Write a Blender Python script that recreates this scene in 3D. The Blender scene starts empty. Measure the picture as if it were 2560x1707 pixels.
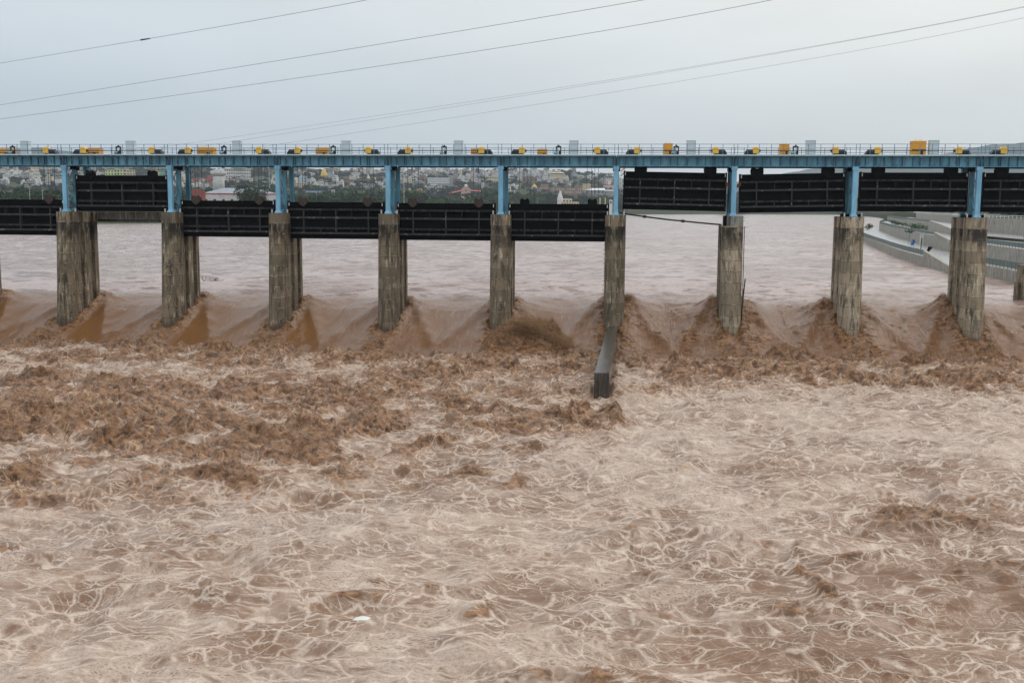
import bpy, math, random
import numpy as np
from mathutils import Matrix, Vector
R_ = math.radians
SC = bpy.context.scene
COL = SC.collection
random.seed(7)
# ------------------------------------------------------------------ camera
FPX = 2669.0
CAMLOC = np.array([1.5096, -121.3945, 0.8533])
_y, _p, _r = R_(6.1723), R_(-7.1739), R_(0.3386)
FW = np.array([-math.sin(_y)*math.cos(_p), math.cos(_y)*math.cos(_p), math.sin(_p)])
RT0 = np.array([math.cos(_y), math.sin(_y), 0.0]); UP0 = np.cross(RT0, FW)
RT = RT0*math.cos(_r)+UP0*math.sin(_r); UP = -RT0*math.sin(_r)+UP0*math.cos(_r)
cam = bpy.data.cameras.new('camera'); camo = bpy.data.objects.new('camera', cam); COL.objects.link(camo)
m = Matrix.Identity(4)
for i in range(3):
    m[i][0] = RT[i]; m[i][1] = UP[i]; m[i][2] = -FW[i]; m[i][3] = CAMLOC[i]
camo.matrix_world = m
cam.sensor_width = 36; cam.lens = FPX/2560*36; cam.clip_start = .5; cam.clip_end = 30000
SC.camera = camo
# ------------------------------------------------------------------ world: overcast sky
W = bpy.data.worlds.new('World'); SC.world = W; W.use_nodes = True
nt = W.node_tree; nt.nodes.clear()
def wn(t, **k):
    n = nt.nodes.new(t)
    for a, b in k.items(): setattr(n, a, b)
    return n
SUN_EL, SUN_AZ = 52, 40      # azimuth from +Y towards +X
wo = wn('ShaderNodeOutputWorld'); add = wn('ShaderNodeAddShader')
b1 = wn('ShaderNodeBackground'); b2 = wn('ShaderNodeBackground')
sk = wn('ShaderNodeTexSky', sky_type='NISHITA', sun_disc=False)
sk.sun_elevation = R_(SUN_EL); sk.sun_rotation = R_(SUN_AZ); sk.air_density = 1.0; sk.dust_density = 4.0
nt.links.new(sk.outputs[0], b1.inputs[0]); b1.inputs[1].default_value = .012
tc = wn('ShaderNodeTexCoord'); sp = wn('ShaderNodeSeparateXYZ'); nt.links.new(tc.outputs['Generated'], sp.inputs[0])
cr = wn('ShaderNodeValToRGB'); nt.links.new(sp.outputs[2], cr.inputs[0])
el = cr.color_ramp.elements
SKY = [(0.0, (.49, .57, .645)), (.035, (.495, .575, .65)), (.09, (.525, .605, .675)), (.15, (.61, .68, .73)), (.22, (.68, .74, .78)), (.5, (.98, 1.03, 1.07)), (1.0, (1.5, 1.53, 1.56))]
el[0].position = SKY[0][0]; el[0].color = (*SKY[0][1], 1); el[1].position = 1; el[1].color = (*SKY[-1][1], 1)
for p_, c_ in SKY[1:-1]:
    e = el.new(p_); e.color = (*c_, 1)
# brighter, warmer towards the right, faint cloud mottling
az = wn('ShaderNodeVectorMath', operation='DOT_PRODUCT'); nt.links.new(tc.outputs['Generated'], az.inputs[0]); az.inputs[1].default_value = (.86, .42, .06)
mr = wn('ShaderNodeMapRange'); nt.links.new(az.outputs['Value'], mr.inputs[0]); mr.inputs[1].default_value = -.1; mr.inputs[2].default_value = .85; mr.inputs[3].default_value = 0; mr.inputs[4].default_value = 1
mr.interpolation_type = 'SMOOTHSTEP'
mp = wn('ShaderNodeMapping'); mp.inputs['Scale'].default_value = (2.2, 2.2, 9); nt.links.new(tc.outputs['Generated'], mp.inputs[0])
nz = wn('ShaderNodeTexNoise'); nz.inputs['Scale'].default_value = 2.0; nz.inputs['Detail'].default_value = 4; nt.links.new(mp.outputs[0], nz.inputs[0])
mz = wn('ShaderNodeMapRange'); nt.links.new(nz.outputs[0], mz.inputs[0]); mz.inputs[1].default_value = .3; mz.inputs[2].default_value = .7; mz.inputs[3].default_value = .955; mz.inputs[4].default_value = 1.045
mx = wn('ShaderNodeMix', data_type='RGBA', blend_type='MULTIPLY'); mx.inputs[0].default_value = 1
mw = wn('ShaderNodeMix', data_type='RGBA'); nt.links.new(mr.outputs[0], mw.inputs[0]); mw.inputs[6].default_value = (1, 1, 1, 1); mw.inputs[7].default_value = (1.28, 1.17, 1.06, 1)
nt.links.new(cr.outputs[0], mx.inputs[6]); nt.links.new(mw.outputs[2], mx.inputs[7])
mv = wn('ShaderNodeVectorMath', operation='SCALE'); nt.links.new(mx.outputs[2], mv.inputs[0]); nt.links.new(mz.outputs[0], mv.inputs['Scale'])
nt.links.new(mv.outputs[0], b2.inputs[0]); b2.inputs[1].default_value = 1.0
nt.links.new(b1.outputs[0], add.inputs[0]); nt.links.new(b2.outputs[0], add.inputs[1]); nt.links.new(add.outputs[0], wo.inputs[0])
sun = bpy.data.lights.new('sun', 'SUN'); sun.energy = .8; sun.angle = R_(25); sun.color = (1, .96, .9)
suno = bpy.data.objects.new('sun', sun); COL.objects.link(suno)
sd = Vector((math.sin(R_(SUN_AZ))*math.cos(R_(SUN_EL)), math.cos(R_(SUN_AZ))*math.cos(R_(SUN_EL)), math.sin(R_(SUN_EL))))
suno.rotation_euler = sd.to_track_quat('Z', 'Y').to_euler()
SC.view_settings.view_transform = 'Standard'; SC.view_settings.look = 'None'
SC.view_settings.exposure = 0.0; SC.view_settings.gamma = 1
SC.cycles.max_bounces = 4; SC.cycles.diffuse_bounces = 2; SC.cycles.glossy_bounces = 2; SC.cycles.volume_bounces = 0
SC.cycles.use_denoising = True
SC.cycles.volume_step_rate = 4

# ------------------------------------------------------------------ helpers
def ray(u, v): return FW+RT*(u-1280)/FPX-UP*(v-853.5)/FPX
def atY(u, v, Y): d = ray(u, v); return CAMLOC+d*(Y-CAMLOC[1])/d[1]
def atZ(u, v, Z): d = ray(u, v); return CAMLOC+d*(Z-CAMLOC[2])/d[2]
def atR(u, v, r): d = ray(u, v); return CAMLOC+d*r/math.hypot(d[0], d[1])
def xat(u, Y, Z=7):
    q = atY(u, 380, Y)
    for _ in range(3):
        # keep the height Z fixed: pixel row of that height
        dd = np.array([q[0], Y, Z])-CAMLOC; v = 853.5-FPX*(dd@UP)/(dd@FW); q = atY(u, v, Y)
    return float(q[0])

MAT = {}
class NT:
    def __init__(s, name):
        s.m = bpy.data.materials.new(name); s.m.use_nodes = True; s.t = s.m.node_tree; s.t.nodes.clear()
        s.o = s.t.nodes.new('ShaderNodeOutputMaterial'); s.b = s.t.nodes.new('ShaderNodeBsdfPrincipled'); s.t.links.new(s.b.outputs[0], s.o.inputs[0])
        MAT[name] = s.m
    def n(s, t, **k):
        x = s.t.nodes.new(t)
        for a, b in k.items(): setattr(x, a, b)
        return x
    def l(s, a, b): s.t.links.new(a, b)
    def set(s, inp, v):
        if isinstance(v, bpy.types.NodeSocket): s.l(v, inp)
        else: inp.default_value = v
    def math(s, op, a, b=None, c=None, clamp=False):
        x = s.n('ShaderNodeMath', operation=op, use_clamp=clamp); s.set(x.inputs[0], a)
        if b is not None: s.set(x.inputs[1], b)
        if c is not None: s.set(x.inputs[2], c)
        return x.outputs[0]
    def mr(s, v, a, b, c=0., d=1., smooth=True):
        x = s.n('ShaderNodeMapRange'); s.set(x.inputs[0], v)
        for i, q in enumerate((a, b, c, d)): s.set(x.inputs[i+1], q)
        if smooth: x.interpolation_type = 'SMOOTHSTEP'
        return x.outputs[0]
    def noise(s, vec, scale, detail=4, rough=.55, dist=0., w=None, color=False):
        x = s.n('ShaderNodeTexNoise'); s.l(vec, x.inputs['Vector']); x.inputs['Scale'].default_value = scale
        x.inputs['Detail'].default_value = detail; x.inputs['Roughness'].default_value = rough; x.inputs['Distortion'].default_value = dist
        return x.outputs[1 if color else 0]
    def voro(s, vec, scale, rnd=1.):
        x = s.n('ShaderNodeTexVoronoi', feature='DISTANCE_TO_EDGE'); s.l(vec, x.inputs['Vector']); x.inputs['Scale'].default_value = scale; x.inputs['Randomness'].default_value = rnd
        return x.outputs['Distance']
    def mapping(s, vec, scale=(1, 1, 1), loc=(0, 0, 0), rot=(0, 0, 0)):
        x = s.n('ShaderNodeMapping'); s.l(vec, x.inputs[0]); x.inputs['Scale'].default_value = scale; x.inputs['Rotation'].default_value = rot
        s.set(x.inputs['Location'], loc); return x.outputs[0]
    def mix(s, f, a, b, mode='MIX'):
        x = s.n('ShaderNodeMix', data_type='RGBA', blend_type=mode); s.set(x.inputs[0], f)
        for i, q in ((6, a), (7, b)):
            if isinstance(q, tuple): x.inputs[i].default_value = (*q[:3], 1)
            else: s.l(q, x.inputs[i])
        return x.outputs[2]
    def attr(s, name):
        return s.n('ShaderNodeAttribute', attribute_name=name).outputs['Fac']
    def bump(s, h, strength=.3, dist=.05):
        x = s.n('ShaderNodeBump'); s.l(h, x.inputs['Height']); x.inputs['Strength'].default_value = strength; x.inputs['Distance'].default_value = dist
        s.l(x.outputs[0], s.b.inputs['Normal'])
def simple(name, col, rough=.6, var=.25, scale=1.5, metal=0., col2=None, vs=(1, 1, 1), spec=.4):
    t = NT(name); g = t.n('ShaderNodeTexCoord').outputs['Object']; oi = t.n('ShaderNodeObjectInfo')
    v = t.n('ShaderNodeVectorMath', operation='ADD'); t.l(g, v.inputs[0])
    sc_ = t.n('ShaderNodeVectorMath', operation='SCALE'); t.l(oi.outputs['Random'], sc_.inputs['Scale']); sc_.inputs[0].default_value = (37, 11, 23); t.l(sc_.outputs[0], v.inputs[1])
    nn = t.noise(t.mapping(v.outputs[0], vs), scale, 5)
    f = t.mr(nn, .3, .7)
    c2 = col2 or tuple(c*(1-var) for c in col)
    t.l(t.mix(f, tuple(min(1, c*(1+var*.4)) for c in col), c2), t.b.inputs['Base Color'])
    t.b.inputs['Roughness'].default_value = rough; t.b.inputs['Metallic'].default_value = metal; t.b.inputs['Specular IOR Level'].default_value = spec
    return t
class MB:
    def __init__(s): s.v = []; s.f = []; s.mi = []; s.k = 0
    def _a(s, vs, fs):
        o = len(s.v); s.v += [tuple(map(float, q)) for q in vs]; s.f += [tuple(o+i for i in f) for f in fs]; s.mi += [s.k]*len(fs); return s
    def box(s, x0, x1, y0, y1, z0, z1, rz=0, c=None, ry=0):
        vs = [(x, y, z) for z in (z0, z1) for y in (y0, y1) for x in (x0, x1)]
        if rz or ry:
            cx, cy, cz = c or ((x0+x1)/2, (y0+y1)/2, (z0+z1)/2); M = Matrix.Rotation(rz, 3, 'Z') @ Matrix.Rotation(ry, 3, 'Y')
            vs = [tuple(M @ Vector((a-cx, b-cy, d-cz))+Vector((cx, cy, cz))) for a, b, d in vs]
        return s._a(vs, [(0, 2, 3, 1), (4, 5, 7, 6), (0, 1, 5, 4), (2, 6, 7, 3), (0, 4, 6, 2), (1, 3, 7, 5)])
    def bar(s, a, b, w, h=None, n=4, r2=None):
        a = Vector(a); b = Vector(b); d = (b-a); L = d.length
        if L < 1e-6: return s
        z = d/L; x = z.cross(Vector((0, 0, 1)));
        if x.length < 1e-3: x = Vector((1, 0, 0))
        x.normalize(); y = z.cross(x); h = h or w
        vs = []
        for P, k in ((a, 1), (b, (r2/w if r2 is not None else 1))):
            for i in range(n):
                t = 2*math.pi*(i+.5)/n; q = math.sqrt(2) if n == 4 else 1
                vs.append(tuple(P+x*(math.cos(t)*w/2*q*k)+y*(math.sin(t)*h/2*q*k)))
        fs = [(i, (i+1) % n, n+(i+1) % n, n+i) for i in range(n)]+[tuple(range(n))[::-1], tuple(range(n, 2*n))]
        return s._a(vs, fs)
    def lathe(s, prof, n=16, c=(0, 0, 0), axis='Z', sx=1, sy=1):
        vs = []; fs = []
        for r, z in prof:
            for i in range(n):
                t = 2*math.pi*i/n; p = (r*math.cos(t)*sx, r*math.sin(t)*sy, z)
                if axis == 'X': p = (z, r*math.cos(t), r*math.sin(t))
                if axis == 'Y': p = (r*math.cos(t), z, r*math.sin(t))
                vs.append((p[0]+c[0], p[1]+c[1], p[2]+c[2]))
        for j in range(len(prof)-1):
            for i in range(n): fs.append((j*n+i, j*n+(i+1) % n, (j+1)*n+(i+1) % n, (j+1)*n+i))
        fs.append(tuple(range(n))[::-1]); fs.append(tuple((len(prof)-1)*n+i for i in range(n)))
        return s._a(vs, fs)
    def prism(s, pts, z0, z1, plane='XY', y=0):
        n = len(pts)
        if plane == 'XY': vs = [(x, q, z0) for x, q in pts]+[(x, q, z1) for x, q in pts]
        else: vs = [(x, z0, q) for x, q in pts]+[(x, z1, q) for x, q in pts]      # XZ outline extruded along Y
        fs = [(i, (i+1) % n, n+(i+1) % n, n+i) for i in range(n)]+[tuple(range(n))[::-1], tuple(range(n, 2*n))]
        return s._a(vs, fs)
    def build(s, name, mats, parent=None, smooth=False, loc=None, bevel=0):
        me = bpy.data.meshes.new(name); me.from_pydata(s.v, [], s.f)
        mats = mats if isinstance(mats, (list, tuple)) else [mats]
        for q in mats: me.materials.append(MAT[q] if isinstance(q, str) else q)
        if max(s.mi or [0]): me.polygons.foreach_set('material_index', s.mi)
        if smooth: me.polygons.foreach_set('use_smooth', [True]*len(me.polygons))
        me.update()
        o = bpy.data.objects.new(name, me); COL.objects.link(o)
        if parent: o.parent = parent
        if loc is not None: o.location = loc
        if bevel:
            b = o.modifiers.new('bevel', 'BEVEL'); b.width = bevel; b.segments = 1; b.limit_method = 'ANGLE'
        return o
def tag(o, label=None, cat=None, group=None, kind=None):
    for k, v in (('label', label), ('category', cat), ('group', group), ('kind', kind)):
        if v: o[k] = v
    return o
def empty(name, loc, label, cat, group=None):
    o = bpy.data.objects.new(name, None); COL.objects.link(o); o.location = loc; return tag(o, label, cat, group)
def copy_tree(o, parent=None):
    c = o.copy(); COL.objects.link(c); c.parent = parent
    for ch in list(o.children): copy_tree(ch, c)
    return c
ORD = ['leftmost', 'second', 'third', 'fourth', 'fifth', 'sixth', 'seventh', 'eighth', 'ninth', 'tenth', 'eleventh', 'twelfth', 'thirteenth', 'fourteenth', 'fifteenth', 'sixteenth', 'seventeenth', 'eighteenth', 'nineteenth', 'twentieth']
def ordl(i, n):
    if i == 0: return 'leftmost'
    if i == n-1: return 'rightmost'
    if i < 20: return ORD[i]+' from the left'
    return ORD[n-1-i]+' from the right' if n-1-i < 20 else 'number %d from the left' % (i+1)

# ------------------------------------------------------------------ numpy noise
_rng = np.random.RandomState(11)
PERM = np.concatenate([_rng.permutation(256)]*3).astype(np.int32)
GA = _rng.rand(256)*2*np.pi; GX = np.cos(GA).astype(np.float32); GY = np.sin(GA).astype(np.float32)
def perlin(x, y, seed=0):
    x = np.asarray(x, np.float32)+seed*17.37; y = np.asarray(y, np.float32)+seed*9.11
    xi = np.floor(x).astype(np.int32); yi = np.floor(y).astype(np.int32); xf = x-xi; yf = y-yi
    u = xf*xf*xf*(xf*(xf*6-15)+10); v = yf*yf*yf*(yf*(yf*6-15)+10)
    def g(ix, iy, fx, fy):
        h = PERM[(PERM[ix & 255]+iy) & 255]; return GX[h]*fx+GY[h]*fy
    a = g(xi, yi, xf, yf); b = g(xi+1, yi, xf-1, yf); c = g(xi, yi+1, xf, yf-1); d = g(xi+1, yi+1, xf-1, yf-1)
    return 1.4*((a+(b-a)*u)+((c+(d-c)*u)-(a+(b-a)*u))*v)
def fbm(x, y, seed=0, n=4, gain=.5):
    s = 0; a = 1.; t = 0
    for i in range(n):
        s = s+a*perlin(x*2**i, y*2**i, seed+i*3.1); t += a; a *= gain
    return s/t
def ridged(x, y, seed=0, n=3, gain=.5):
    s = 0; a = 1.; t = 0
    for i in range(n):
        s = s+a*(1-np.abs(perlin(x*2**i, y*2**i, seed+i*5.3))*1.6); t += a; a *= gain
    return s/t
def sstep(x, a, b):
    t = np.clip((x-a)/(b-a), 0, 1); return t*t*(3-2*t)
# ------------------------------------------------------------------ water
NP_ = 11
PX = [(i-6)*13.0 for i in range(NP_)]           # pier centre lines: index 0 .. 10, index 6 at X=0
ZPOOL = -14.75
BLOBS = [(-55.3,-22.6,5.8,3.6,0.6),(-47.8,-20.1,4.7,3.7,0.5),(-36.7,-19.8,5.5,4.8,0.6),(-25.3,-16.7,5.2,5.6,0.7),(-50.3,-35.2,4.1,5.9,0.9),(-40.5,-38.9,6.1,5.7,1.0),(-31.4,-37.6,3.9,5.1,0.8),(-22.2,-39.1,4.8,6.1,0.9),(-16.9,-28.2,4.6,6.6,0.9),(-11.1,-22.6,4.5,6.4,0.8),(-4.0,-20.3,3.0,6.1,0.7),(-38.3,-50.9,6.4,6.0,1.0),(-29.6,-55.0,5.2,5.3,0.9),(-20.9,-55.0,4.6,5.8,1.0),(-22.6,-62.8,3.0,2.5,0.9),(-18.0,-59.1,2.7,2.8,0.9),(-16.5,-47.9,3.7,4.9,0.8),(-10.5,-39.2,3.8,5.1,0.7),(-7.4,-46.6,3.7,4.0,0.8),(-2.4,-44.5,2.6,4.5,0.9),(-0.0,-44.2,1.2,3.7,0.8),(-32.3,-64.0,3.2,1.9,0.7),(-27.0,-62.4,2.8,2.0,0.5),(-29.5,-68.1,3.0,1.4,0.6),(-20.4,-72.9,1.3,0.8,0.5),(-15.1,-75.9,1.1,0.7,0.4),(-25.9,-72.2,3.0,0.9,0.3),(-8.9,-4.1,4.9,4.8,1.0),(-26.2,-4.0,2.4,3.5,1.0),(-53.6,-4.6,2.7,3.2,0.8),(-39.7,-6.8,2.4,3.0,0.8),(-67.0,-3.6,2.3,2.9,0.7),(2.9,-13.9,2.4,5.7,0.7),(6.6,-10.4,3.7,6.6,0.9),(9.6,-19.6,5.7,7.6,0.9),(15.8,-12.0,2.8,4.4,0.9),(19.5,-20.6,7.5,7.4,0.8),(26.3,-8.9,3.3,4.6,0.8),(31.7,-8.1,4.2,4.9,0.9),(31.5,-22.3,5.8,5.6,0.8),(38.0,-15.4,3.1,5.3,0.7),(4.7,-31.4,3.0,3.2,0.6),(-7.2,-62.1,1.4,1.4,0.7),(-3.6,-63.0,0.9,1.4,0.6),(-1.1,-64.4,0.5,0.8,0.5),(10.2,-56.9,1.0,0.8,0.4),(9.1,-64.7,0.9,1.1,0.5),(7.8,-72.4,0.9,0.8,0.5),(17.4,-65.5,2.7,1.8,0.9),(13.0,-68.6,0.8,0.8,0.5),(17.9,-73.4,1.1,0.8,0.5),(16.6,-75.7,1.0,0.7,0.5),(10.3,-73.0,0.4,0.6,0.6),(9.9,-76.0,0.4,1.5,0.8),(9.3,-79.0,0.4,1.2,0.8),(8.6,-81.4,0.5,0.7,0.7),(-19.0,-88.6,0.8,0.5,0.6),(-19.9,-76.5,1.1,0.8,0.4),(-17.6,-82.3,0.5,0.5,0.4),(7.2,-85.1,1.0,0.5,0.4),(11.4,-84.9,0.8,0.6,0.6),(11.7,-86.1,0.5,0.4,0.6),(-3.6,-81.9,0.9,0.6,0.35),(2.2,-80.3,1.7,0.4,0.4),(-26.2,-77.3,0.5,0.8,0.6),(-10.3,-54.8,2.8,2.5,0.6),(-12.7,-61.5,1.9,2.1,0.6),(-14.3,-63.5,1.3,1.7,0.6),(-4.6,-55.2,2.0,1.6,0.45)]
def build_water():
    a0, a1 = R_(-6.17-29.5), R_(-6.17+29.5)
    A = np.concatenate([np.linspace(a0-R_(45), a0, 170)[:-1], np.linspace(a0, a1, 1300), np.linspace(a1, a1+R_(45), 170)[1:]])
    r = [7., 10, 13, 16, 19, 22, 24.]
    while r[-1] < 165: r.append(r[-1]+(.085+.0006*(r[-1]-24)))
    while r[-1] < 2900: r.append(r[-1]*1.014)
    Rr = np.array(r); nr, na = len(Rr), len(A)
    X = (CAMLOC[0]+Rr[:, None]*np.sin(A)[None, :]); Y = (CAMLOC[1]+Rr[:, None]*np.cos(A)[None, :])
    DD = np.broadcast_to(Rr[:, None], X.shape)
    jig = perlin(X/11, Y/60, 40)*1.3+perlin(X/3.1, Y/30, 41)*.35          # ragged toe of the chute
    base = np.interp(Y+jig*sstep(-Y, 4, 9), [-400, -14, -12.2, -9.2, -6, -2.5, .5, 2.6, 4.2, 6, 9, 13, 30, 4000], [ZPOOL, ZPOOL, -14.9, -15.4, -14.65, -13.5, -12.5, -11.75, -11.22, -10.88, -10.68, -10.57, -10.5, -10.5])
    toe = sstep(-Y+jig, 8.5, 12.5); pool = toe
    up = sstep(Y, 6, 13)
    chute = (1-pool)*(1-up)
    # --- turbulence map (world ellipses)
    wx = X+fbm(X/5, Y/5, 3)*3.2; wy = Y+fbm(X/5, Y/5, 4)*3.6
    T = np.zeros_like(X)
    for bx, by, rx, ry, s in BLOBS:
        q = ((wx-bx)/(rx*1.15))**2+((wy-by)/(ry*1.15))**2
        T = np.maximum(T, 1.15*s*np.exp(-q*.75))
    line = np.exp(-((Y+13.5+jig*1.3)/3.4)**2)                              # roller at the toe
    for bx, by, rx, ry, s in ((-40, -17.5, 36, 6.5, .62), (-32, -44, 26, 23, .62), (-9, -36, 15, 12, .5), (20, -15, 26, 9, .42), (-27, -64, 15, 10, .46), (14, -30, 14, 6, .25)):
        T = np.maximum(T, s*np.exp(-(((wx-bx)/rx)**2+((wy-by)/ry)**2)**1.5))
    T = np.maximum(T, line*(.92+.35*perlin(X/4.3, Y/4, 9)))
    T = np.clip(T, 0, 1)*pool
    patch = fbm(X/3.1, Y/3.1, 12, 3)
    T = T*(.35+.65*sstep(patch, -.45, .25))
    # --- piers: rough collars, bow mounds, rooster tails
    dx = np.full_like(X, 99.)
    for px in PX: dx = np.where(np.abs(X-px) < np.abs(dx), X-px, dx)
    adx = np.abs(dx)
    side = np.exp(-((adx-1.3-.5*perlin(X/2, Y/1.6, 72))/.65)**2)*sstep(Y, -6, -2)*sstep(-Y, -8, -5)
    bow = np.exp(-(adx/2.6)**2-((Y-6.6)/1.9)**2)
    tail = np.exp(-(dx/1.25)**2-((Y+6.9)/2.2)**2)
    tail2 = np.exp(-(adx/2.4)**2-((Y+9.5)/2.6)**2)
    wedge = sstep(1.2+(5.5-Y)*.28-adx, -.5, .5)*(1-up)*sstep(-Y, -7, 4)      # brown wake wedge that widens downstream
    right = sstep(X, -8, 4)
    Tc = np.clip(side*.75+bow*.8+tail*1.+tail2*.5+right*.55*chute*(.55+.9*perlin(X/2.4, Y/3.4, 19))+.12*wedge*chute, 0, 1)
    T = np.maximum(T, Tc*sstep(patch+.35*np.minimum(1, bow+tail+side), -.4, .1))
    # diagonal standing waves from the pier backs, they cross in mid bay
    ph = (6.5-Y)*.5
    shock = np.exp(-((adx-1.5-ph*.8)/.85)**2)*sstep(-Y, -7.5, -4)*sstep(Y, -11, -5)
    rgt = sstep(X, -9, 3); hm_ = perlin(X/5, Y/7, 62)*1.2
    pile = (.5+.5*np.cos(2*np.pi*(adx+hm_)/13))**.85*sstep(-Y, -11, -6)*sstep(Y, -6, 1)
    hum = perlin(X/3.6, Y/5.5, 61)
    Z = base.copy()
    big = fbm(X/12, Y/8, 1, 3); mid = ridged(X/4.6, Y/2.7, 2, 2); fine = fbm(X/1.1, Y/.75, 5, 3)
    near = sstep(-DD, -165, -120)
    Z += pool*(big*.95+(mid-.5)*.50+fine*.06)
    # long rolling crests of the foam field
    cr1 = np.maximum(0, 1-np.abs(perlin((X+Y*.3)/9.5, (Y-.22*X)/4.2, 23))*3.2)*sstep(perlin(X/8, Y/8, 24), -.05, .45)
    Z += pool*(1-T)*.42*cr1**1.5
    xs = X+fbm(X/2.2, Y/2.2, 95, 2)*.9; ys = Y+fbm(X/2.2, Y/2.2, 96, 2)*.8+.18*X
    rg = ridged(xs/6.2, ys/3.5, 7, 2); r1 = ridged(xs/1.9, ys/1.15, 14, 3); r2 = fbm(xs/.55, ys/.4, 8, 3)
    amp = T*(.65+.35*sstep(DD, 45, 80))
    Dp = ((rg-.3)*1.25+(r1-.45)*1.05)+fine*.25
    Z += amp*((rg-.3)*(1.4+.5*sstep(T, .5, .9))+(r1-.45)*.9+r2*.30+(1-np.abs(perlin(xs/.62, ys/.42, 77))*2.2)*.13)*(1-.6*chute)
    Z += bow*(.34-.26*rgt)+tail*1.0+tail2*.3+side*.16*chute+shock*(.30+.22*rgt+.12*perlin(X/2, Y/2, 33))*(1-pool*.8)+pile*(.18+.72*rgt)
    plume = np.exp(-((X+8.8)/3.9)**4-((Y+6.5)/2.3)**2); Z += plume*(2.1+1.6*r1+.8*r2)
    T = np.maximum(T, sstep(plume, .12, .4))
    Z -= chute*(.30+.25*rgt)*np.exp(-((adx-6.5)/2.6)**2)*sstep(Y, -8, 6)
    # chute surface: long flow streaks
    Z += chute*(perlin((X+ph*.5*np.sign(dx))/2.1, Y/8, 15)*.13+perlin((X+ph*.5*np.sign(dx))/.8, Y/5, 16)*.028+fine*.012*(1+4*right)+rgt*.45*hum)
    # reservoir wavelets
    wl = sstep(-DD, -900, -160)
    Z += up*(perlin(X/5, Y/3.4, 17)*.22+perlin(X/1.9, Y/1.3, 18)*.12+ridged(X/8, Y/6, 20, 3)*.26+fine*.03)
    Z += up*np.exp(-((X-13.5)/2.2)**2-((Y-16)/1.8)**2)*.55
    # sideways push makes the rough crests overhang
    k = (amp*.38+pool*.06)
    Xd = X+k*(fbm(X/1.1, Y/1.1, 50, 3)*1.1+perlin(X/.5, Y/.5, 53)*.2); Yd = Y+k*(fbm(X/1.1, Y/1.1, 51, 3)*1.1+perlin(X/.5, Y/.5, 54)*.2-.25*rg)
    loc = (mid-.5)*.50+.42*cr1
    wall = np.exp(-((np.abs(X-np.interp(Y, [-36, -1], [-.42, -.05]))-1.0-.3*perlin(X, Y/2, 66))/.55)**2)*sstep(Y, -38.5, -36)*pool
    T = np.maximum(T, wall*(.45+.5*perlin(X/1.3, Y/1.3, 67))); Z += wall*.22*(1+perlin(X/.8, Y/.9, 68))
    T = np.maximum(T, pool*.62*np.clip(.55+.9*perlin(X/.9, Y/.7, 69), 0, 1)*sstep(loc+.35*patch+.25*np.maximum(0, big), 0.33, .56)*(.45+.55*sstep(-DD, -90, -50)))
    F = .56+.42*fbm(X/14, Y/11, 25, 3)+.16*perlin(X/4, Y/3.4, 26)
    F -= .27*sstep(X-8-(Y+72)*.35, -2, 7)*sstep(-Y, 58, 70)            # bare brown water lower right
    F += .08*sstep(X, -14, -2)*sstep(-Y, 28, 40)*sstep(Y, -68, -52)
    F += .08*sstep(-Y, 66, 74)*sstep(-X, -6, 2)
    F *= pool*(1-.8*sstep(T, .2, .6))
    F = F+.28*pool*sstep(fbm(X/2.6, Y/1.8, 29, 3), .12, .42)*(T > .1)
    # smooth foam-free tongues in the left bays, weaker reflection painted as brown
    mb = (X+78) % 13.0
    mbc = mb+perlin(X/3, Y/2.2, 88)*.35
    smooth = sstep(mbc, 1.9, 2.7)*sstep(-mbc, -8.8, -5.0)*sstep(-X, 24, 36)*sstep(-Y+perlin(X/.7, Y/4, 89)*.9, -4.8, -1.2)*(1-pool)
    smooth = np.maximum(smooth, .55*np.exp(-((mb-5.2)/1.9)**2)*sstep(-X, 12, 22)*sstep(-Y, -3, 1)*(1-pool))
    crest = sstep(Dp+.15*fbm(X/.6, Y/.5, 120, 2), -.12, .30)
    Tc2 = np.where(pool > .5, T*(.22+.78*crest), T)
    F = F+pool*.52*T*(1-crest)
    nv = nr*na
    me = bpy.data.meshes.new('water')
    co = np.empty((nv, 3), np.float32); co[:, 0] = Xd.ravel(); co[:, 1] = Yd.ravel(); co[:, 2] = Z.ravel()
    idx = np.arange(nv, dtype=np.int32).reshape(nr, na)
    q = np.stack([idx[:-1, :-1], idx[:-1, 1:], idx[1:, 1:], idx[1:, :-1]], -1).reshape(-1, 4)
    me.vertices.add(nv); me.vertices.foreach_set('co', co.ravel())
    me.loops.add(q.size); me.loops.foreach_set('vertex_index', q.ravel())
    me.polygons.add(len(q)); me.polygons.foreach_set('loop_start', np.arange(0, q.size, 4, dtype=np.int32)); me.polygons.foreach_set('loop_total', np.full(len(q), 4, np.int32))
    me.polygons.foreach_set('use_smooth', np.ones(len(q), bool))
    me.update(calc_edges=True)
    for nm, arr in (('turb', Tc2), ('foam', np.clip(F, 0, 1.3)), ('chute', np.clip(chute, 0, 1)), ('up', up), ('foamless_dull', smooth)):
        at = me.attributes.new(nm, 'FLOAT', 'POINT'); at.data.foreach_set('value', np.ascontiguousarray(arr, np.float32).ravel())
    me.materials.append(MAT['muddy_water'])
    o = bpy.data.objects.new('water', me); COL.objects.link(o); tag(o, kind='structure')
    # --- spray: small drops thrown off the roughest crests
    rs = np.random.RandomState(5)
    zz = (Z-base)
    p = (np.clip(T.ravel()-.3, 0, 1)**1.3)*np.clip(zz.ravel()-.35, 0, 3)**1.6*(DD.ravel()/80)**1.6*(DD.ravel() < 150)
    p = p/p.sum(); N = 200000
    pick = rs.choice(nv, N, p=p)
    c = co[pick].astype(np.float64)
    clump = fbm(c[:, 0]/.9, c[:, 1]/.9, 70, 2)
    h = rs.exponential(.14, N)*(1+2.2*np.clip(clump, 0, 1))
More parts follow.
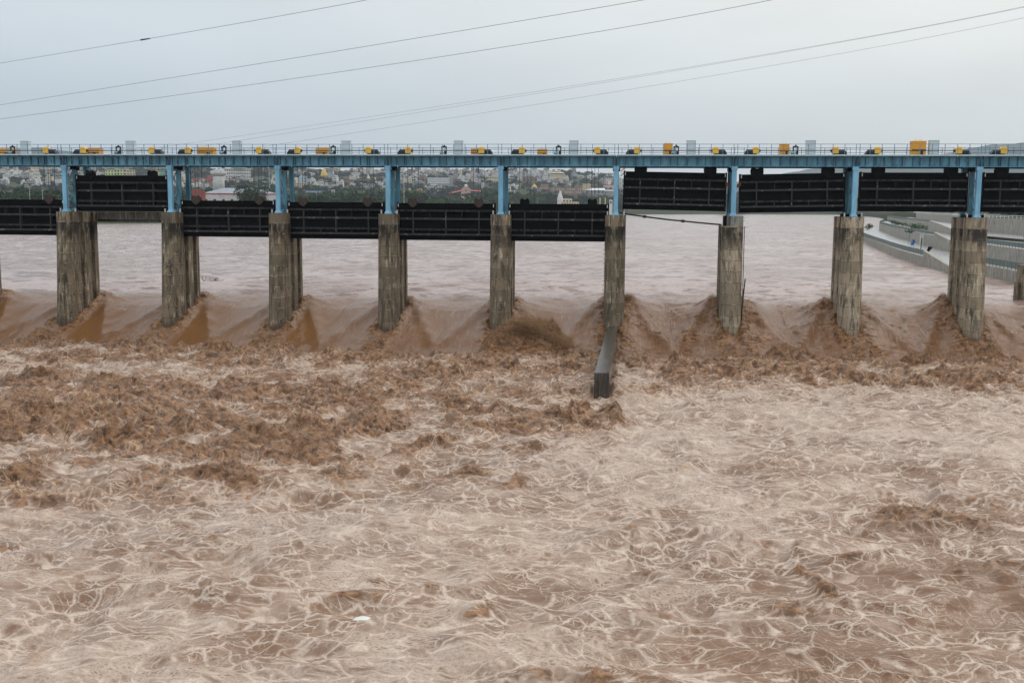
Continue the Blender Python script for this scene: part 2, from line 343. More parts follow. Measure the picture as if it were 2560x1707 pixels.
    c[:, 2] += h; c[:, 0] += rs.normal(0, .12, N)*(1+h*2); c[:, 1] += rs.normal(0, .12, N)*(1+h*2)
    M2 = 100000
    cl = rs.randint(0, 420, M2); th = rs.uniform(0, np.pi, 420); ph_ = rs.uniform(-1, 1, 420); rr_ = rs.uniform(.35, 1, 420)**.6; cc = np.stack([4.3*rr_*np.cos(th), 1.6*rr_*ph_, 2.9*rr_*np.sin(th)*(.75+.3*np.cos(th*3+1))], -1)
    pc = np.array([-8.8, -6.5, -14.2])+cc[cl]+rs.normal(0, 1, (M2, 3))*rs.uniform(.12, .42, 420)[cl][:, None]
    pc[:, 2] = np.maximum(pc[:, 2], -14.3)
    c = np.vstack([c, pc]); N = len(c)
    s = rs.uniform(.006, .013, N)*(rs.rand(N)**3*1.2+.6); s[-M2:] *= 2.5
    tet = np.array([(1, 1, 1), (1, -1, -1), (-1, 1, -1), (-1, -1, 1)], float)
    off = tet[None]*s[:, None, None]*rs.uniform(.5, 1.5, (N, 4, 3))
    vs = (c[:, None, :]+off).reshape(-1, 3).astype(np.float32)
    fs = (np.array([(0, 1, 2), (0, 3, 1), (0, 2, 3), (1, 3, 2)])[None]+(np.arange(N)*4)[:, None, None]).reshape(-1, 3).astype(np.int32)
    me = bpy.data.meshes.new('spray'); me.vertices.add(len(vs)); me.vertices.foreach_set('co', vs.ravel())
    me.loops.add(fs.size); me.loops.foreach_set('vertex_index', fs.ravel()); me.polygons.add(len(fs))
    me.polygons.foreach_set('loop_start', np.arange(0, fs.size, 3, dtype=np.int32)); me.polygons.foreach_set('loop_total', np.full(len(fs), 3, np.int32))
    me.update(calc_edges=True); me.materials.append(MAT['spray'])
    o = bpy.data.objects.new('spray', me); COL.objects.link(o)
    tag(o, 'brown spray thrown up from the churning water', 'spray', kind='stuff')
def water_mat():
    t = NT('muddy_water'); P = t.n('ShaderNodeTexCoord').outputs['Object']
    T, F, C, U, S = [t.attr(a) for a in ('turb', 'foam', 'chute', 'up', 'foamless_dull')]
    # foam web
    n1 = t.noise(P, .20, 2, color=True); n2 = t.noise(P, 1.3, 2, color=True)
    w = t.n('ShaderNodeVectorMath', operation='MULTIPLY_ADD'); t.l(n1, w.inputs[0]); w.inputs[1].default_value = (3.6, 2.6, 0); t.l(t.mapping(P, (1, 1, 0)), w.inputs[2])
    w2 = t.n('ShaderNodeVectorMath', operation='MULTIPLY_ADD'); t.l(n2, w2.inputs[0]); w2.inputs[1].default_value = (.55, .42, 0); t.l(w.outputs[0], w2.inputs[2])
    wv = w2.outputs[0]
    nlow = t.noise(P, .22, 3); nmid = t.noise(t.mapping(P, (.8, 1.6, 1)), 1.1, 4)
    Fm = t.math('MULTIPLY_ADD', t.math('SUBTRACT', nlow, .5), .9, F)
    Fp = t.math('MAXIMUM', Fm, 0.0)
    e1 = t.voro(t.mapping(wv, (.75, 1.15, 1)), .95); e2 = t.voro(t.mapping(wv, (.8, 1.2, 1)), 2.1); e3 = t.voro(t.mapping(wv, (.85, 1.2, 1)), 5.0)
    mk = t.mr(t.math('MULTIPLY_ADD', t.math('SUBTRACT', Fp, .5), .62, t.noise(wv, .42, 6, .62)), .40, .72)
    sel = t.mr(t.noise(P, .31, 2), .42, .58)
    hole = t.math('MULTIPLY', t.mr(e1, .03, .28), t.mr(e2, .04, .32))
    hole = t.math('MAXIMUM', t.math('MULTIPLY', hole, sel), t.math('MULTIPLY', t.mr(e3, .05, .34), t.math('SUBTRACT', .9, t.math('MULTIPLY', sel, .6))))
    milky = t.math('MULTIPLY', mk, t.math('SUBTRACT', 1., t.math('MULTIPLY', hole, .88)))
    r1 = t.math('MULTIPLY', t.math('SUBTRACT', 1., t.mr(e1, 0., t.math('MULTIPLY_ADD', Fp, .17, .02))), t.mr(nmid, .32, .60, .35, .92))
    r2 = t.math('MULTIPLY', t.math('SUBTRACT', 1., t.mr(e2, 0., t.math('MULTIPLY_ADD', Fp, .20, .02))), t.mr(nmid, .40, .62, .18, .85))
    r3 = t.math('MULTIPLY', t.math('SUBTRACT', 1., t.mr(e3, 0., t.math('MULTIPLY_ADD', Fp, .26, .02))), t.mr(nmid, .44, .64, .0, .5))
    wis = t.noise(t.mapping(wv, (.7, 2.6, 1), rot=(0, 0, .18)), 2.4, 6, .68)
    wisp = t.math('MULTIPLY', t.mr(t.math('MULTIPLY_ADD', Fp, .16, wis), .60, .76), .6)
    f = t.math('MAXIMUM', t.math('MULTIPLY', milky, .60), t.math('MAXIMUM', r1, t.math('MAXIMUM', r2, t.math('MAXIMUM', r3, wisp))))
    f = t.math('MULTIPLY', f, t.mr(Fp, .02, .36))
    fine = t.noise(P, 9., 3, .7)
    f = t.math('MULTIPLY', f, t.mr(fine, .3, .6, .6, .95))
    # chute streaks follow the flow
    st = t.noise(t.mapping(P, (1.7, .22, .3)), 1.5, 7, .7, .5); st2 = t.noise(t.mapping(P, (6., .7, .7)), 1.7, 4, .6)
    sf = t.math('MULTIPLY', t.mr(t.math('MULTIPLY_ADD', st2, .35, t.math('MULTIPLY', st, .75)), .55, .74), t.math('MULTIPLY', C, .27))
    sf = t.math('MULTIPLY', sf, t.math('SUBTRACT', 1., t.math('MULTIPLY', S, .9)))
    rough_n = t.noise(t.mapping(P, (.8, 1.2, 1.3)), 2.2, 6, .66); rough_n2 = t.noise(P, 8., 4, .7)
    tf = t.math('MULTIPLY', t.mr(t.math('MULTIPLY_ADD', rough_n2, .45, t.math('MULTIPLY', rough_n, .6)), .55, .72), t.math('MULTIPLY', T, .38))
    mud = t.mix(t.mr(t.noise(P, .13, 4), .3, .7), (.185, .102, .056), (.140, .074, .040))
    upn = t.noise(t.mapping(P, (.8, .9, 1)), .33, 5, .62); upn2 = t.noise(t.mapping(P, (.8, .5, 1)), .075, 5, .6)
    upc = t.mix(t.mr(upn, .50, .60), (.36, .28, .255), (.15, .083, .06)); upc = t.mix(t.math('MULTIPLY', t.mr(upn2, .42, .62), .6), upc, (.19, .115, .083))
    mud = t.mix(U, mud, upc)
    mud = t.mix(t.math('MULTIPLY', C, .8), mud, (.19, .098, .050))
    mud = t.mix(S, mud, (.165, .078, .028))  # darker brown puts the tongues' weaker sky reflection into the colour
    och = t.mix(t.mr(rough_n, .36, .64), (.062, .027, .010), (.285, .146, .066))
    col = t.mix(t.mr(T, .12, .62), mud, och)
    ff = t.math('MAXIMUM', f, t.math('MAXIMUM', sf, tf))
    foamc = t.mix(t.mr(T, .1, .7), (.60, .505, .425), (.50, .34, .22))
    col = t.mix(ff, col, foamc)
    t.l(col, t.b.inputs['Base Color'])
    t.l(t.math('ADD', t.math('MULTIPLY_ADD', ff, .35, .14), t.math('MULTIPLY', T, .02), clamp=True), t.b.inputs['Roughness'])
    t.b.inputs['IOR'].default_value = 1.33
    t.l(t.math('MULTIPLY_ADD', C, -.30, t.math('MULTIPLY_ADD', T, .2, .5)), t.b.inputs['Specular IOR Level'])
    wave = t.noise(t.mapping(P, (.8, 2.0, 1)), 1.3, 5, .6)
    hgt = t.math('MULTIPLY_ADD', ff, .35, t.math('MULTIPLY', wave, t.math('MULTIPLY_ADD', U, .9, .35)))
    hgt = t.math('MULTIPLY_ADD', rough_n, t.math('MULTIPLY', T, 1.2), hgt); hgt = t.math('MULTIPLY_ADD', rough_n2, t.math('MULTIPLY', T, .25), hgt)
    hgt = t.math('MULTIPLY_ADD', upn, t.math('MULTIPLY', U, 7.0), hgt)
    hgt = t.math('MULTIPLY_ADD', st, t.math('MULTIPLY', t.math('MULTIPLY', C, .8), t.math('SUBTRACT', 1., t.math('MULTIPLY', S, .8))), hgt)
    t.bump(hgt, .75, .16)
water_mat()
simple('spray', (.42, .25, .13), .5, .2, 3)
build_water()
# ------------------------------------------------------------------ dam materials
def concrete(name, base, dark, light, stain=.5, joints=True, jz=1.22, jx=.0, zsc=.16):
    t = NT(name); g = t.n('ShaderNodeTexCoord').outputs['Object']; oi = t.n('ShaderNodeObjectInfo')
    sc_ = t.n('ShaderNodeVectorMath', operation='SCALE'); sc_.inputs[0].default_value = (53, 29, 17); t.l(oi.outputs['Random'], sc_.inputs['Scale'])
    v = t.n('ShaderNodeVectorMath', operation='ADD'); t.l(g, v.inputs[0]); t.l(sc_.outputs[0], v.inputs[1]); v = v.outputs[0]
    s1 = t.noise(t.mapping(v, (1, 1, zsc)), 2.4, 6, .65); s2 = t.noise(t.mapping(v, (1, 1, zsc*.7)), 3.6, 6, .66); s3 = t.noise(v, .55, 4, .6)
    s4 = t.noise(t.mapping(v, (1, 1, .35)), 1.1, 5, .7)
    c = t.mix(t.mr(s1, .44, .66), base, dark)
    c = t.mix(t.math('MULTIPLY', t.mr(s4, .5, .66), .85), c, dark)
    c = t.mix(t.math('MULTIPLY', t.mr(s2, .50, .66), t.mr(s3, .38, .58)), c, light)
    sep = t.n('ShaderNodeSeparateXYZ'); t.l(g, sep.inputs[0])
    if joints:
        zz = t.math('ADD', t.math('DIVIDE', sep.outputs[2], jz), t.math('MULTIPLY', t.noise(g, 1.3, 2), .06))
        fr = t.math('FRACT', zz); fl = t.n('ShaderNodeTexWhiteNoise', noise_dimensions='2D'); cb = t.n('ShaderNodeCombineXYZ'); t.l(t.math('FLOOR', zz), cb.inputs[0]); t.l(oi.outputs['Random'], cb.inputs[1]); t.l(cb.outputs[0], fl.inputs['Vector'])
        c = t.mix(t.math('MULTIPLY', t.mr(fl.outputs['Value'], .1, .95), .62), c, t.mix(fl.outputs['Value'], base, tuple(x*.42 for x in base)), 'MIX')
        ln = t.math('MULTIPLY', t.math('LESS_THAN', fr, .045), t.mr(t.noise(v, 3., 2), .35, .5))
        c = t.mix(t.math('MULTIPLY', ln, .8), c, (.035, .032, .026))
        ln2 = t.math('MULTIPLY', t.math('LESS_THAN', t.math('ABSOLUTE', t.math('SUBTRACT', fr, .075)), .022), t.mr(t.noise(v, 2., 2), .52, .6))
        c = t.mix(t.math('MULTIPLY', ln2, .7), c, light)
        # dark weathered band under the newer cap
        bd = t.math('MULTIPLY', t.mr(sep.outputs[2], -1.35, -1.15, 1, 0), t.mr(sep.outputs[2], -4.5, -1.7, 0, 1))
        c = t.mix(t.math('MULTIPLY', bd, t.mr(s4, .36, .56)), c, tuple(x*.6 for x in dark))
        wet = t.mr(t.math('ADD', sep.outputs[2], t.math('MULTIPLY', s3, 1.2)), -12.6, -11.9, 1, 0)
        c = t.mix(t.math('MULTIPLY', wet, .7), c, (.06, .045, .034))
    t.l(c, t.b.inputs['Base Color']); t.b.inputs['Roughness'].default_value = .75; t.b.inputs['Specular IOR Level'].default_value = .35
    t.bump(t.math('MULTIPLY_ADD', s1, .5, t.noise(v, 9, 4)), .35, .03)
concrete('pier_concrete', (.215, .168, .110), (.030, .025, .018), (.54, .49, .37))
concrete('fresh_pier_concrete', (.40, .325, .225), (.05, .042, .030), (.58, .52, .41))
concrete('wall_concrete', (.30, .28, .24), (.16, .15, .125), (.42, .40, .36), joints=False)
concrete('cap_concrete', (.24, .235, .205), (.12, .115, .10), (.42, .42, .38), joints=False)
concrete('wet_concrete', (.055, .048, .040), (.022, .020, .017), (.12, .11, .095), joints=False)
t_ = MAT['wet_concrete'].node_tree.nodes['Principled BSDF']; t_.inputs['Roughness'].default_value = .22
simple('blue_steel', (.22, .48, .67), .45, .22, 1.2, vs=(1, 1, .35))
simple('shaded_blue_steel', (.16, .39, .51), .5, .22, 1.3, vs=(1, 1, .3), col2=(.075, .215, .30))  # darker copy of blue_steel, shade under the deck put into its colour
simple('stiffener_steel', (.045, .14, .20), .5, .2)
simple('rail_steel', (.12, .22, .32), .5, .2)
simple('deck_edge', (.50, .60, .66), .5, .15)
simple('gate_black', (.0065, .0065, .0075), .8, .3, 2, spec=.08)
simple('gate_beam', (.044, .044, .047), .6, .4, 3.5, col2=(.012, .012, .013), spec=.1)
simple('gate_worn', (.036, .035, .036), .7, .5, 2.2, col2=(.20, .19, .175), spec=.2)
MAT['gate_worn'].node_tree.nodes['Map Range'].inputs[1].default_value = .56; MAT['gate_worn'].node_tree.nodes['Map Range'].inputs[2].default_value = .72
simple('bracket_brown', (.058, .043, .036), .8, .4, 3)
simple('machine_black', (.012, .012, .014), .45, .3)
simple('machine_yellow', (.86, .44, .04), .45, .12, 1)
simple('cover_orange', (.74, .30, .015), .5, .12, 1)
simple('motor_teal', (.20, .36, .36), .5, .2)
simple('cabinet_grey', (.56, .585, .58), .5, .06, 1)
simple('rope_steel', (.07, .07, .075), .6)
simple('rust', (.17, .055, .025), .8, .4, 4)
simple('dark_iron', (.03, .022, .018), .7, .4, 3)
simple('white_mark', (.62, .62, .60), .6, .2)
simple('cable', (.10, .085, .085), .6)
# ------------------------------------------------------------------ piers
PN = ['farthest left pier, only its upstream edge showing at the picture border', 'concrete pier at the left end of the bay with the single raised left gate',
      'concrete pier at the right end of the bay with the single raised left gate', 'concrete pier between the two lowered gates left of the yellow roofed temple',
      'concrete pier below the trestle right of the golden temple spire', 'dark streaked concrete pier just left of the big splash',
      'slender concrete pier from whose foot the long training wall runs forward', 'concrete pier with a narrow cap block and a leaning pole beside it',
      'pale blocky concrete pier left of the curved river promenade', 'broad pale concrete pier standing in front of the promenade walls',
      'concrete pier beyond the right picture border']
def pier(i):
    px = PX[i]; w = 1.16
    prof = []      # right half outline from nose to back: (x, y, battered?)
    for k in range(0, 7):
        a = R_(90*k/6); prof.append((w*math.sin(a), .05-1.12*math.cos(a), 1-k/9))
    half = prof+[(w, .62, 0), (w-.34, .64, 0), (w-.34, 1.72, 0), (w, 1.74, 0), (w, 3.1, 0), (w-.30, 3.12, 0), (w-.30, 4.15, 0), (w, 4.17, 0), (w, 4.9, 0)]
    for k in range(1, 6):
        a = R_(90*k/5); half.append((w*math.cos(a), 4.9+.95*math.sin(a), 0))
    full = half+[(-x, y, b) for x, y, b in half[::-1][1:-1]]
    short = i == 7
    zs = [0, -1.1, -1.3, -3.7, -6.1, -8.5, -10.9, -13.3, -16.5] if not short else [-1.12, -1.5, -3.7, -6.1, -8.5, -10.9, -13.3, -16.5]
    mb = MB(); n = len(full); vs = []
    for z in zs:
        for x, y, b in full: vs.append((x, y-b*1.75*(-z/14.0)**1.1, z))
    fs = []
    for j in range(len(zs)-1):
        for q in range(n): fs.append((j*n+q, (j+1)*n+q, (j+1)*n+(q+1) % n, j*n+(q+1) % n))
    fs.append(tuple(range(n))); fs.append(tuple(range((len(zs)-1)*n, len(zs)*n))[::-1])
    mb._a(vs, fs)
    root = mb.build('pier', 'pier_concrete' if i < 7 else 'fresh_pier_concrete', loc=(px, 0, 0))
    tag(root, PN[i], 'bridge pier', 'concrete piers of the barrage')
    if short:
        c = MB().prism([(-.28, -1.0), (.95, -1.0), (1.1, -.4), (1.1, 4.9), (-.28, 4.9)], -1.12, 0).build('cap_block', 'cap_concrete', root)
        g = MB(); g.box(-.95, -.62, .5, 1.9, -1.1, .02); g.build('gate_guide', 'gate_black', root)
        for q in range(2):
            b = MB(); b.bar((-1.42+.12*q, .3, -1.2), (-1.40+.12*q, .1, -11.5), .05); b.build('guide_pipe', 'dark_iron', root)
        b = MB(); b.bar((1.25, -.4, -1.15), (1.27, -.7, -12.), .07); b.build('guide_pipe', 'dark_iron', root)
        for z in (-.25, -.55, -1.25, -7.6, -8.2, -8.9): MB().bar((1.1, 0, z), (1.75 if z == -1.25 else 1.38, 0, z+.02), .035).build('rebar_stub', 'dark_iron', root)
    if i in (6,):
        for k in range(22): MB().bar((-1.16, .2, -1.4-k*.5), (-1.34, .1, -1.4-k*.5), .04).build('step_iron', 'dark_iron', root)
    if i != 7:
        for sx in (-.9, .95):
            q = MB(); q.box(sx-.07, sx+.07, .25, .39, 0, .42); q.build('guide_stub', 'white_mark', root)
    if i in (8, 9):
        g = MB(); g.box(-1.1, -.35, .4, 1.8, .0, .32); g.build('gate_seat', 'gate_black', root)
        g = MB(); g.box(.45, 1.1, .4, 1.8, .0, .30); g.build('gate_seat', 'gate_black', root)
    return root
for i in range(NP_): pier(i)
# training wall from pier 6 towards the viewer, tapering slightly, drowned along its sides
mb = MB(); mb.k = 0
xa, xb, xc, xd = -.62, .52, -1.0, .17
vs = [(xa, -.9, -12.32), (xb, -.9, -12.32), (xd, -36, -12.36), (xc, -36.1, -12.36), (xa-.12, -.9, -17), (xb+.12, -.9, -17), (xd+.1, -36.1, -17), (xc-.1, -36.2, -17)]
mb._a(vs, [(0, 3, 2, 1), (3, 7, 6, 2), (2, 6, 5, 1), (0, 4, 7, 3), (0, 1, 5, 4)])
o = mb.build('training_wall', 'wet_concrete'); tag(o, 'long dark wet concrete wall jutting forward from the foot of the slender pier', 'training wall')
# ------------------------------------------------------------------ steel trestles
ZB, ZD, ZR = 5.41, 6.62, 7.80
TN = ['trestle beyond the left picture border', 'blue steel trestle left of the raised left gate, white hillside houses on its left', 'blue steel trestle right of the raised left gate',
      'blue steel trestle just right of the red eaved warehouse', 'blue steel trestle right of the golden temple spire', 'blue steel trestle right of the pink domed building',
      'blue steel trestle beside the tricolour flag', 'blue steel trestle between the two crookedly raised gates', 'blue steel trestle over the pale pier left of the promenade',
      'blue steel trestle with open lattice over the pier before the promenade', 'trestle beyond the right picture border']
def trestle():
    root = empty('steel_trestle', (0, 0, 0), 'x', 'trestle', 'blue steel trestles on the piers')
    def post(y, w, mat):
        m = MB(); h = w/2
        m.box(-h, h, y-.24, y-.20, .3, ZB-.02); m.box(-h, h, y+.20, y+.24, .3, ZB-.02); m.box(-h+.06, h-.06, y-.2, y+.2, .3, ZB-.02)
        m.box(-h-.07, h+.07, y-.30, y+.30, ZB-.38, ZB-.003)
        m._a([(-h-.15, y-.38, 0.004), (h+.15, y-.38, .004), (h+.15, y+.38, .004), (-h-.15, y+.38, .004), (-h, y-.25, .34), (h, y-.25, .34), (h, y+.25, .34), (-h, y+.25, .34)],
             [(0, 1, 5, 4), (1, 2, 6, 5), (2, 3, 7, 6), (3, 0, 4, 7), (4, 5, 6, 7)])
        return m.build('post', mat, root)
    post(0, .50, 'blue_steel'); post(2.37, .46, 'shaded_blue_steel'); post(5.16, .48, 'shaded_blue_steel')
    for a, b in (((-.12, .2, .5), (-.12, 2.15, 2.6)), ((-.02, 2.15, .5), (-.02, .2, 2.6)), ((-.12, .2, 2.8), (-.12, 2.15, 4.9)), ((-.02, 2.15, 2.8), (-.02, .2, 4.9)), ((0, .2, .35), (0, 2.15, .35)), ((0, .2, 2.7), (0, 2.15, 2.7)), ((0, .2, 5.0), (0, 2.15, 5.0))):
        m = MB(); m.bar(a, b, .09); m.build('brace', 'shaded_blue_steel', root)
    m = MB(); m.box(-.42, .42, 2.0, 2.74, 4.95, ZB-.004); m.build('bearing_cap', 'gate_black', root)
    return root
tr = trestle()
for i in range(NP_):
    o = tr if i == 0 else copy_tree(tr)
    o.location = (PX[i], 0, 0); o['label'] = TN[i]
# ------------------------------------------------------------------ deck spans
def span():
    root = empty('hoist_bridge_span', (0, 0, 0), 'x', 'bridge span', 'blue girder spans of the hoist bridge')
    for y, mt in ((0, 'shaded_blue_steel'), (5.16, 'shaded_blue_steel')):
        m = MB(); m.box(.03, 12.97, y-.012, y+.012, ZB+.06, ZD-.10); m.box(.03, 12.97, y-.24, y+.24, ZB+.003, ZB+.06); m.box(.03, 12.97, y-.2, y+.2, ZD-.16, ZD-.10)
        m.build('girder', mt, root)
        if y == 0:
            for x in (.06, .36, 1.0, 1.91, 2.14, 3.0, 3.9, 4.9, 6.0, 6.75, 7.8, 8.9, 9.8, 10.6, 10.85, 11.8, 12.64, 12.94): MB().box(x-.028, x+.028, y-.20, y-.012, ZB+.062, ZD-.162).build('stiffener', 'stiffener_steel', root)
    m = MB(); m.box(.03, 12.97, -.9, 6.1, ZD-.098, ZD); m.build('deck_plate', 'shaded_blue_steel', root)
    m = MB(); m.box(.03, 12.97, -.96, -.905, ZD-.07, ZD+.07); m.build('toe_plate', 'deck_edge', root)
    xs = [.2, 1.07+.2, 2.5, 3.8, 5.12, 6.45, 7.75, 9.05, 10.35, 11.6, 12.8]
    for x in xs: MB().bar((x, -.88, ZD-.1), (x, -.25, ZB+.28), .055, .09).box(x-.03, x+.03, -.93, -.2, ZD-.17, ZD-.1).build('bracket', 'rail_steel', root)
    for nm, y, d in (('front_railing', -.93, 0), ('rear_railing', 6.08, .35)):
        m = MB()
        for x in xs: m.box(x+d-.028, x+d+.028, y-.028, y+.028, ZD-(.22 if d == 0 else 0), ZR-.003)
        for z in (ZR, ZD+.62): m.bar((0.0, y, z), (13.0, y, z), .05)
        if d: m.bar((0.0, y, ZD+.2), (13.0, y, ZD+.2), .045)
        m.build(nm, 'rail_steel', root)
    return root
SPN = ['at the left picture border', 'over the single raised left gate', 'over the lowered gate with the warehouse behind', 'over the lowered gate with the golden temple spire behind', 'over the lowered gate with the striped office block behind',
       'over the lowered gate left of the flag', 'over the raised gate right of the flag', 'over the most crooked raised gate', 'over the raised gate in front of the promenade', 'at the right picture border']
sp0 = span()
for i in range(10):
    o = sp0 if i == 0 else copy_tree(sp0)
    o.location = (PX[i], 0, 0); o['label'] = 'blue girder span with railings '+SPN[i]
# ------------------------------------------------------------------ gates
GW = 11.5
def gate():
    root = empty('sluice_gate', (0, 0, 0), 'x', 'sluice gate', 'black steel sluice gates')
    H = 4.24; h = GW/2
    m = MB(); m.box(-h, h, .30, .36, 0, H); m.box(-h, h, -.30, .30, 0, .05); m.box(-h, h, -.30, .30, H-.05, H); m.box(-h, h, -.02, .02, H-.5, H-.05)
    m.build('skin_plate', 'gate_black', root)
    for s in (-1, 1):
        m = MB(); m.box(min(s*h, s*(h-.14)), max(s*h, s*(h-.14)), -.34, .42, .03, H+.06); m.build('end_post', 'gate_black', root)
        m = MB(); m.box(s*(h-.2)-.05, s*(h-.2)+.05, -.36, -.342, H-.42, H-.08); m.build('side_mark', 'white_mark', root)
    for k, f in enumerate((.155, .29, .58, .80)):
        m = MB(); z = H*f; m.box(-h+.16, h-.16, -.30, -.24, z-.11, z+.11); m.box(-h+.16, h-.16, -.24, .298, z-.02, z+.02); m.build('beam', 'gate_beam' if k % 2 else 'gate_worn', root)
    for f, w in ((.165, .13), (.337, .07), (.5, .13), (.663, .07), (.835, .13)):
        m = MB(); x = -h+GW*f
        for za, zb in (((.155, .29)), ((.29, .58)), ((.58, .80))):
            if w < .1 and za == .29: continue
            m.box(x-w/2, x+w/2, -.28, -.22, H*za+.113, H*zb-.113); m.box(x-.015, x+.015, -.22, .298, H*za+.03, H*zb-.03)
        m.build('stiffener', 'gate_worn' if w > .1 else 'gate_beam', root)
    def heart(x):
        pts = [(-.72, .25), (-.66, .62), (-.5, .78), (-.28, .78), (-.14, .62), (.14, .62), (.28, .78), (.5, .78), (.66, .62), (.72, .25), (.66, -.12), (.25, -.52), (.1, -.62), (-.1, -.62), (-.25, -.52), (-.66, -.12)]
        b = MB(); b.prism([(x+a, H+q) for a, q in pts], -.48, -.34, 'XZ'); b.prism([(x+a*.93, H+q*.93) for a, q in pts], .12, .22, 'XZ')
        o = b.build('lifting_bracket', 'gate_black', root)
        for s in (-1, 1):
            p = MB(); p.lathe([(.30, -.28), (.30, .06)], 16, (x+s*.40, 0, H+.42), 'Y'); p.build('pulley', 'machine_black', o)
        return o
    heart(-h+GW*.165); heart(-h+GW*.835)
    return root
g0 = gate(); gate_rows = [(1.39, 0), (4.29, 0), (1.39, 0), (1.27, 0), (1.22, 0), (1.22, 0), (4.82, .95), (4.69, -1.15), (4.84, .0), (4.84, 0)]
GN = ['lowered gate cut off by the left picture border', 'raised gate hanging above the pale concrete beam', 'lowered gate in front of the red eaved warehouse', 'lowered gate below the golden temple spire',
      'lowered gate below the striped office block', 'lowered gate below the white temple tower, left of the flag', 'raised gate just right of the tricolour flag, above the slanting pipe',
      'raised gate tilting up to the right, most crooked of all', 'level raised gate directly in front of the curved promenade', 'raised gate cut off by the right picture border']
GS = [g0]+[copy_tree(g0) for _ in range(9)]
for i in range(10):
    o = GS[i]
    zt, tl = gate_rows[i]; o.location = (PX[i]+6.5, 1.3, zt-4.24); o.rotation_euler = (0, R_(tl), 0); o['label'] = 'black '+GN[i]
    cx = PX[i]+6.5
    for ch in o.children:
        if ch.name.startswith('lifting_bracket') and i < 6:
            sx_ = 1 if sum(v.co.x for v in ch.data.vertices) > 0 else -1
            ch.scale = (.76, .9, .76); ch.location = (sx_*GW*.335*.24, 0, 4.24*.24)
    for ch in o.children:
        if ch.name.startswith('lifting_bracket') and i in (0, 2, 3, 4): ch.data = ch.data.copy(); ch.data.materials[0] = MAT['bracket_brown']; ch['label'] = 'brown rusted lifting bracket'
    # hoist ropes run from the pulleys to the drums above the deck
    for s in (-1, 1):
        bx = s*GW*.335; rz = zt+.42-s*math.sin(R_(tl))*GW*.335
        for k, dx in enumerate((-.68, -.14, .22, .66)):
            m = MB(); Mi = Matrix.LocRotScale(o.location, o.rotation_euler, None).inverted()
            m.bar(Mi @ Vector((cx+bx+dx, 1.3, rz)), Mi @ Vector((cx+bx+dx*.95, 1.3, ZD-.1)), .04 if i < 6 else .03); m.build('hoist_rope', 'rope_steel', o)
# rusty side shoes next to pier 7
for x, s, nm in ((12.35, 1, 'left'), (13.70, -1, 'right')):
    z0 = 3.5; m = MB(); m.prism([(x-.18*s, z0+.35), (x+.30*s, z0-.05), (x+.30*s, z0-.42), (x-.15*s, z0-.15)], .9, 1.05, 'XZ')
    o = m.build('guide_shoe', 'rust'); tag(o, 'rusty brown guide shoe on the %s side of the trestle between the crooked gates' % nm, 'guide shoe', 'rusty guide shoes')
# slanting pipe from pier 6 to pier 7, slightly sagging
a = atY(1548, 532.5, .6); b = atY(1804, 562, .6); m = MB(); N = 8; P = []
for k in range(N+1):
    t = k/N; p = a*(1-t)+b*t; P.append((p[0], .6, p[2]-.12*4*t*(1-t)*(1 if t < .6 else .8)))
for k in range(N): m.bar(P[k], P[k+1], .19, n=8)
for k in (2, 5): m.lathe([(.17, -.18), (.17, .18)], 10, P[k], 'X')
tag(m.build('pipe', 'dark_iron'), 'dark sagging pipe slanting from the slender pier down to the pier with the cap block', 'pipe')
a = atY(1863, 697, -.6); b = atY(1850, 812, -.6); m = MB(); m.bar(tuple(a), tuple(b+(b-a)*.35), .13, n=6, r2=.2)
tag(m.build('pole', 'dark_iron'), 'thin dark pole leaning against the right side of the pier with the cap block', 'pole')
# concrete beam behind the raised left gate
m = MB(); m.box(-63.8, -53.3, 4.95, 5.9, -.95, .0); m.k = 1; m.box(-63.8, -53.3, 5.05, 5.8, -1.27, -.953)
o = m.build('footbridge_beam', ['cap_concrete', 'wet_concrete']); tag(o, 'pale concrete beam bridging two piers under the raised left gate', 'concrete beam')
# ------------------------------------------------------------------ hoist machinery
def gear():          # black drum housing with yellow gearbox on its right end, shaft coupling right
    root = empty('winch_drum', (0, 0, 0), 'x', 'winch', 'yellow and black winch drums on the deck')
    m = MB(); m.prism([(-.85, 0), (.55, 0), (.55, .62), (-.62, .64), (-.74, .5), (-.85, .2)], -.45, .45, 'XZ'); m.build('drum_housing', 'machine_black', root, bevel=.03)
    m = MB(); m.lathe([(.36, -.6), (.36, .5)], 16, (0, -.1, .42), 'X'); m.build('drum', 'machine_black', root)
    m = MB(); m.prism([(.1, .28), (.78, .28), (.78, .86), (.62, 1.02), (.16, 1.02), (.1, .9)], -.5, .1, 'XZ'); m.build('gearbox', 'machine_yellow', root, bevel=.03)
    m = MB(); m.lathe([(.16, .78), (.16, .86), (.10, .9), (.10, .98)], 12, (0, -.2, .6), 'X'); m.build('coupling', 'dark_iron', root)
    return root
def gantry():
    root = empty('brake_unit', (0, 0, 0), 'x', 'brake unit', 'drive units under black frames on the deck')
    m = MB(); m.box(-.55, .6, -.3, .3, .02, .12); m.build('base_frame', 'machine_black', root)
    m = MB()
    for x in (-.05, .5): m.box(x-.08, x+.08, -.06, .06, .12, 1.0)
    m.box(-.13, .58, -.08, .08, 1.0, 1.14); m.lathe([(.14, 0), (.12, .12), (.05, .18)], 10, (.25, 0, 1.12)); m.build('frame', 'machine_black', root)
    m = MB(); m.lathe([(.12, -.45), (.2, -.4), (.2, 0), (.1, .05)], 12, (0.1, 0, .38), 'X'); m.build('motor', 'motor_teal', root)
    m = MB(); m.lathe([(.20, .05), (.20, .25)], 12, (.2, 0, .4), 'X'); m.box(.32, .48, -.15, .15, .12, .5); m.build('brake_wheel', 'machine_black', root)
    return root
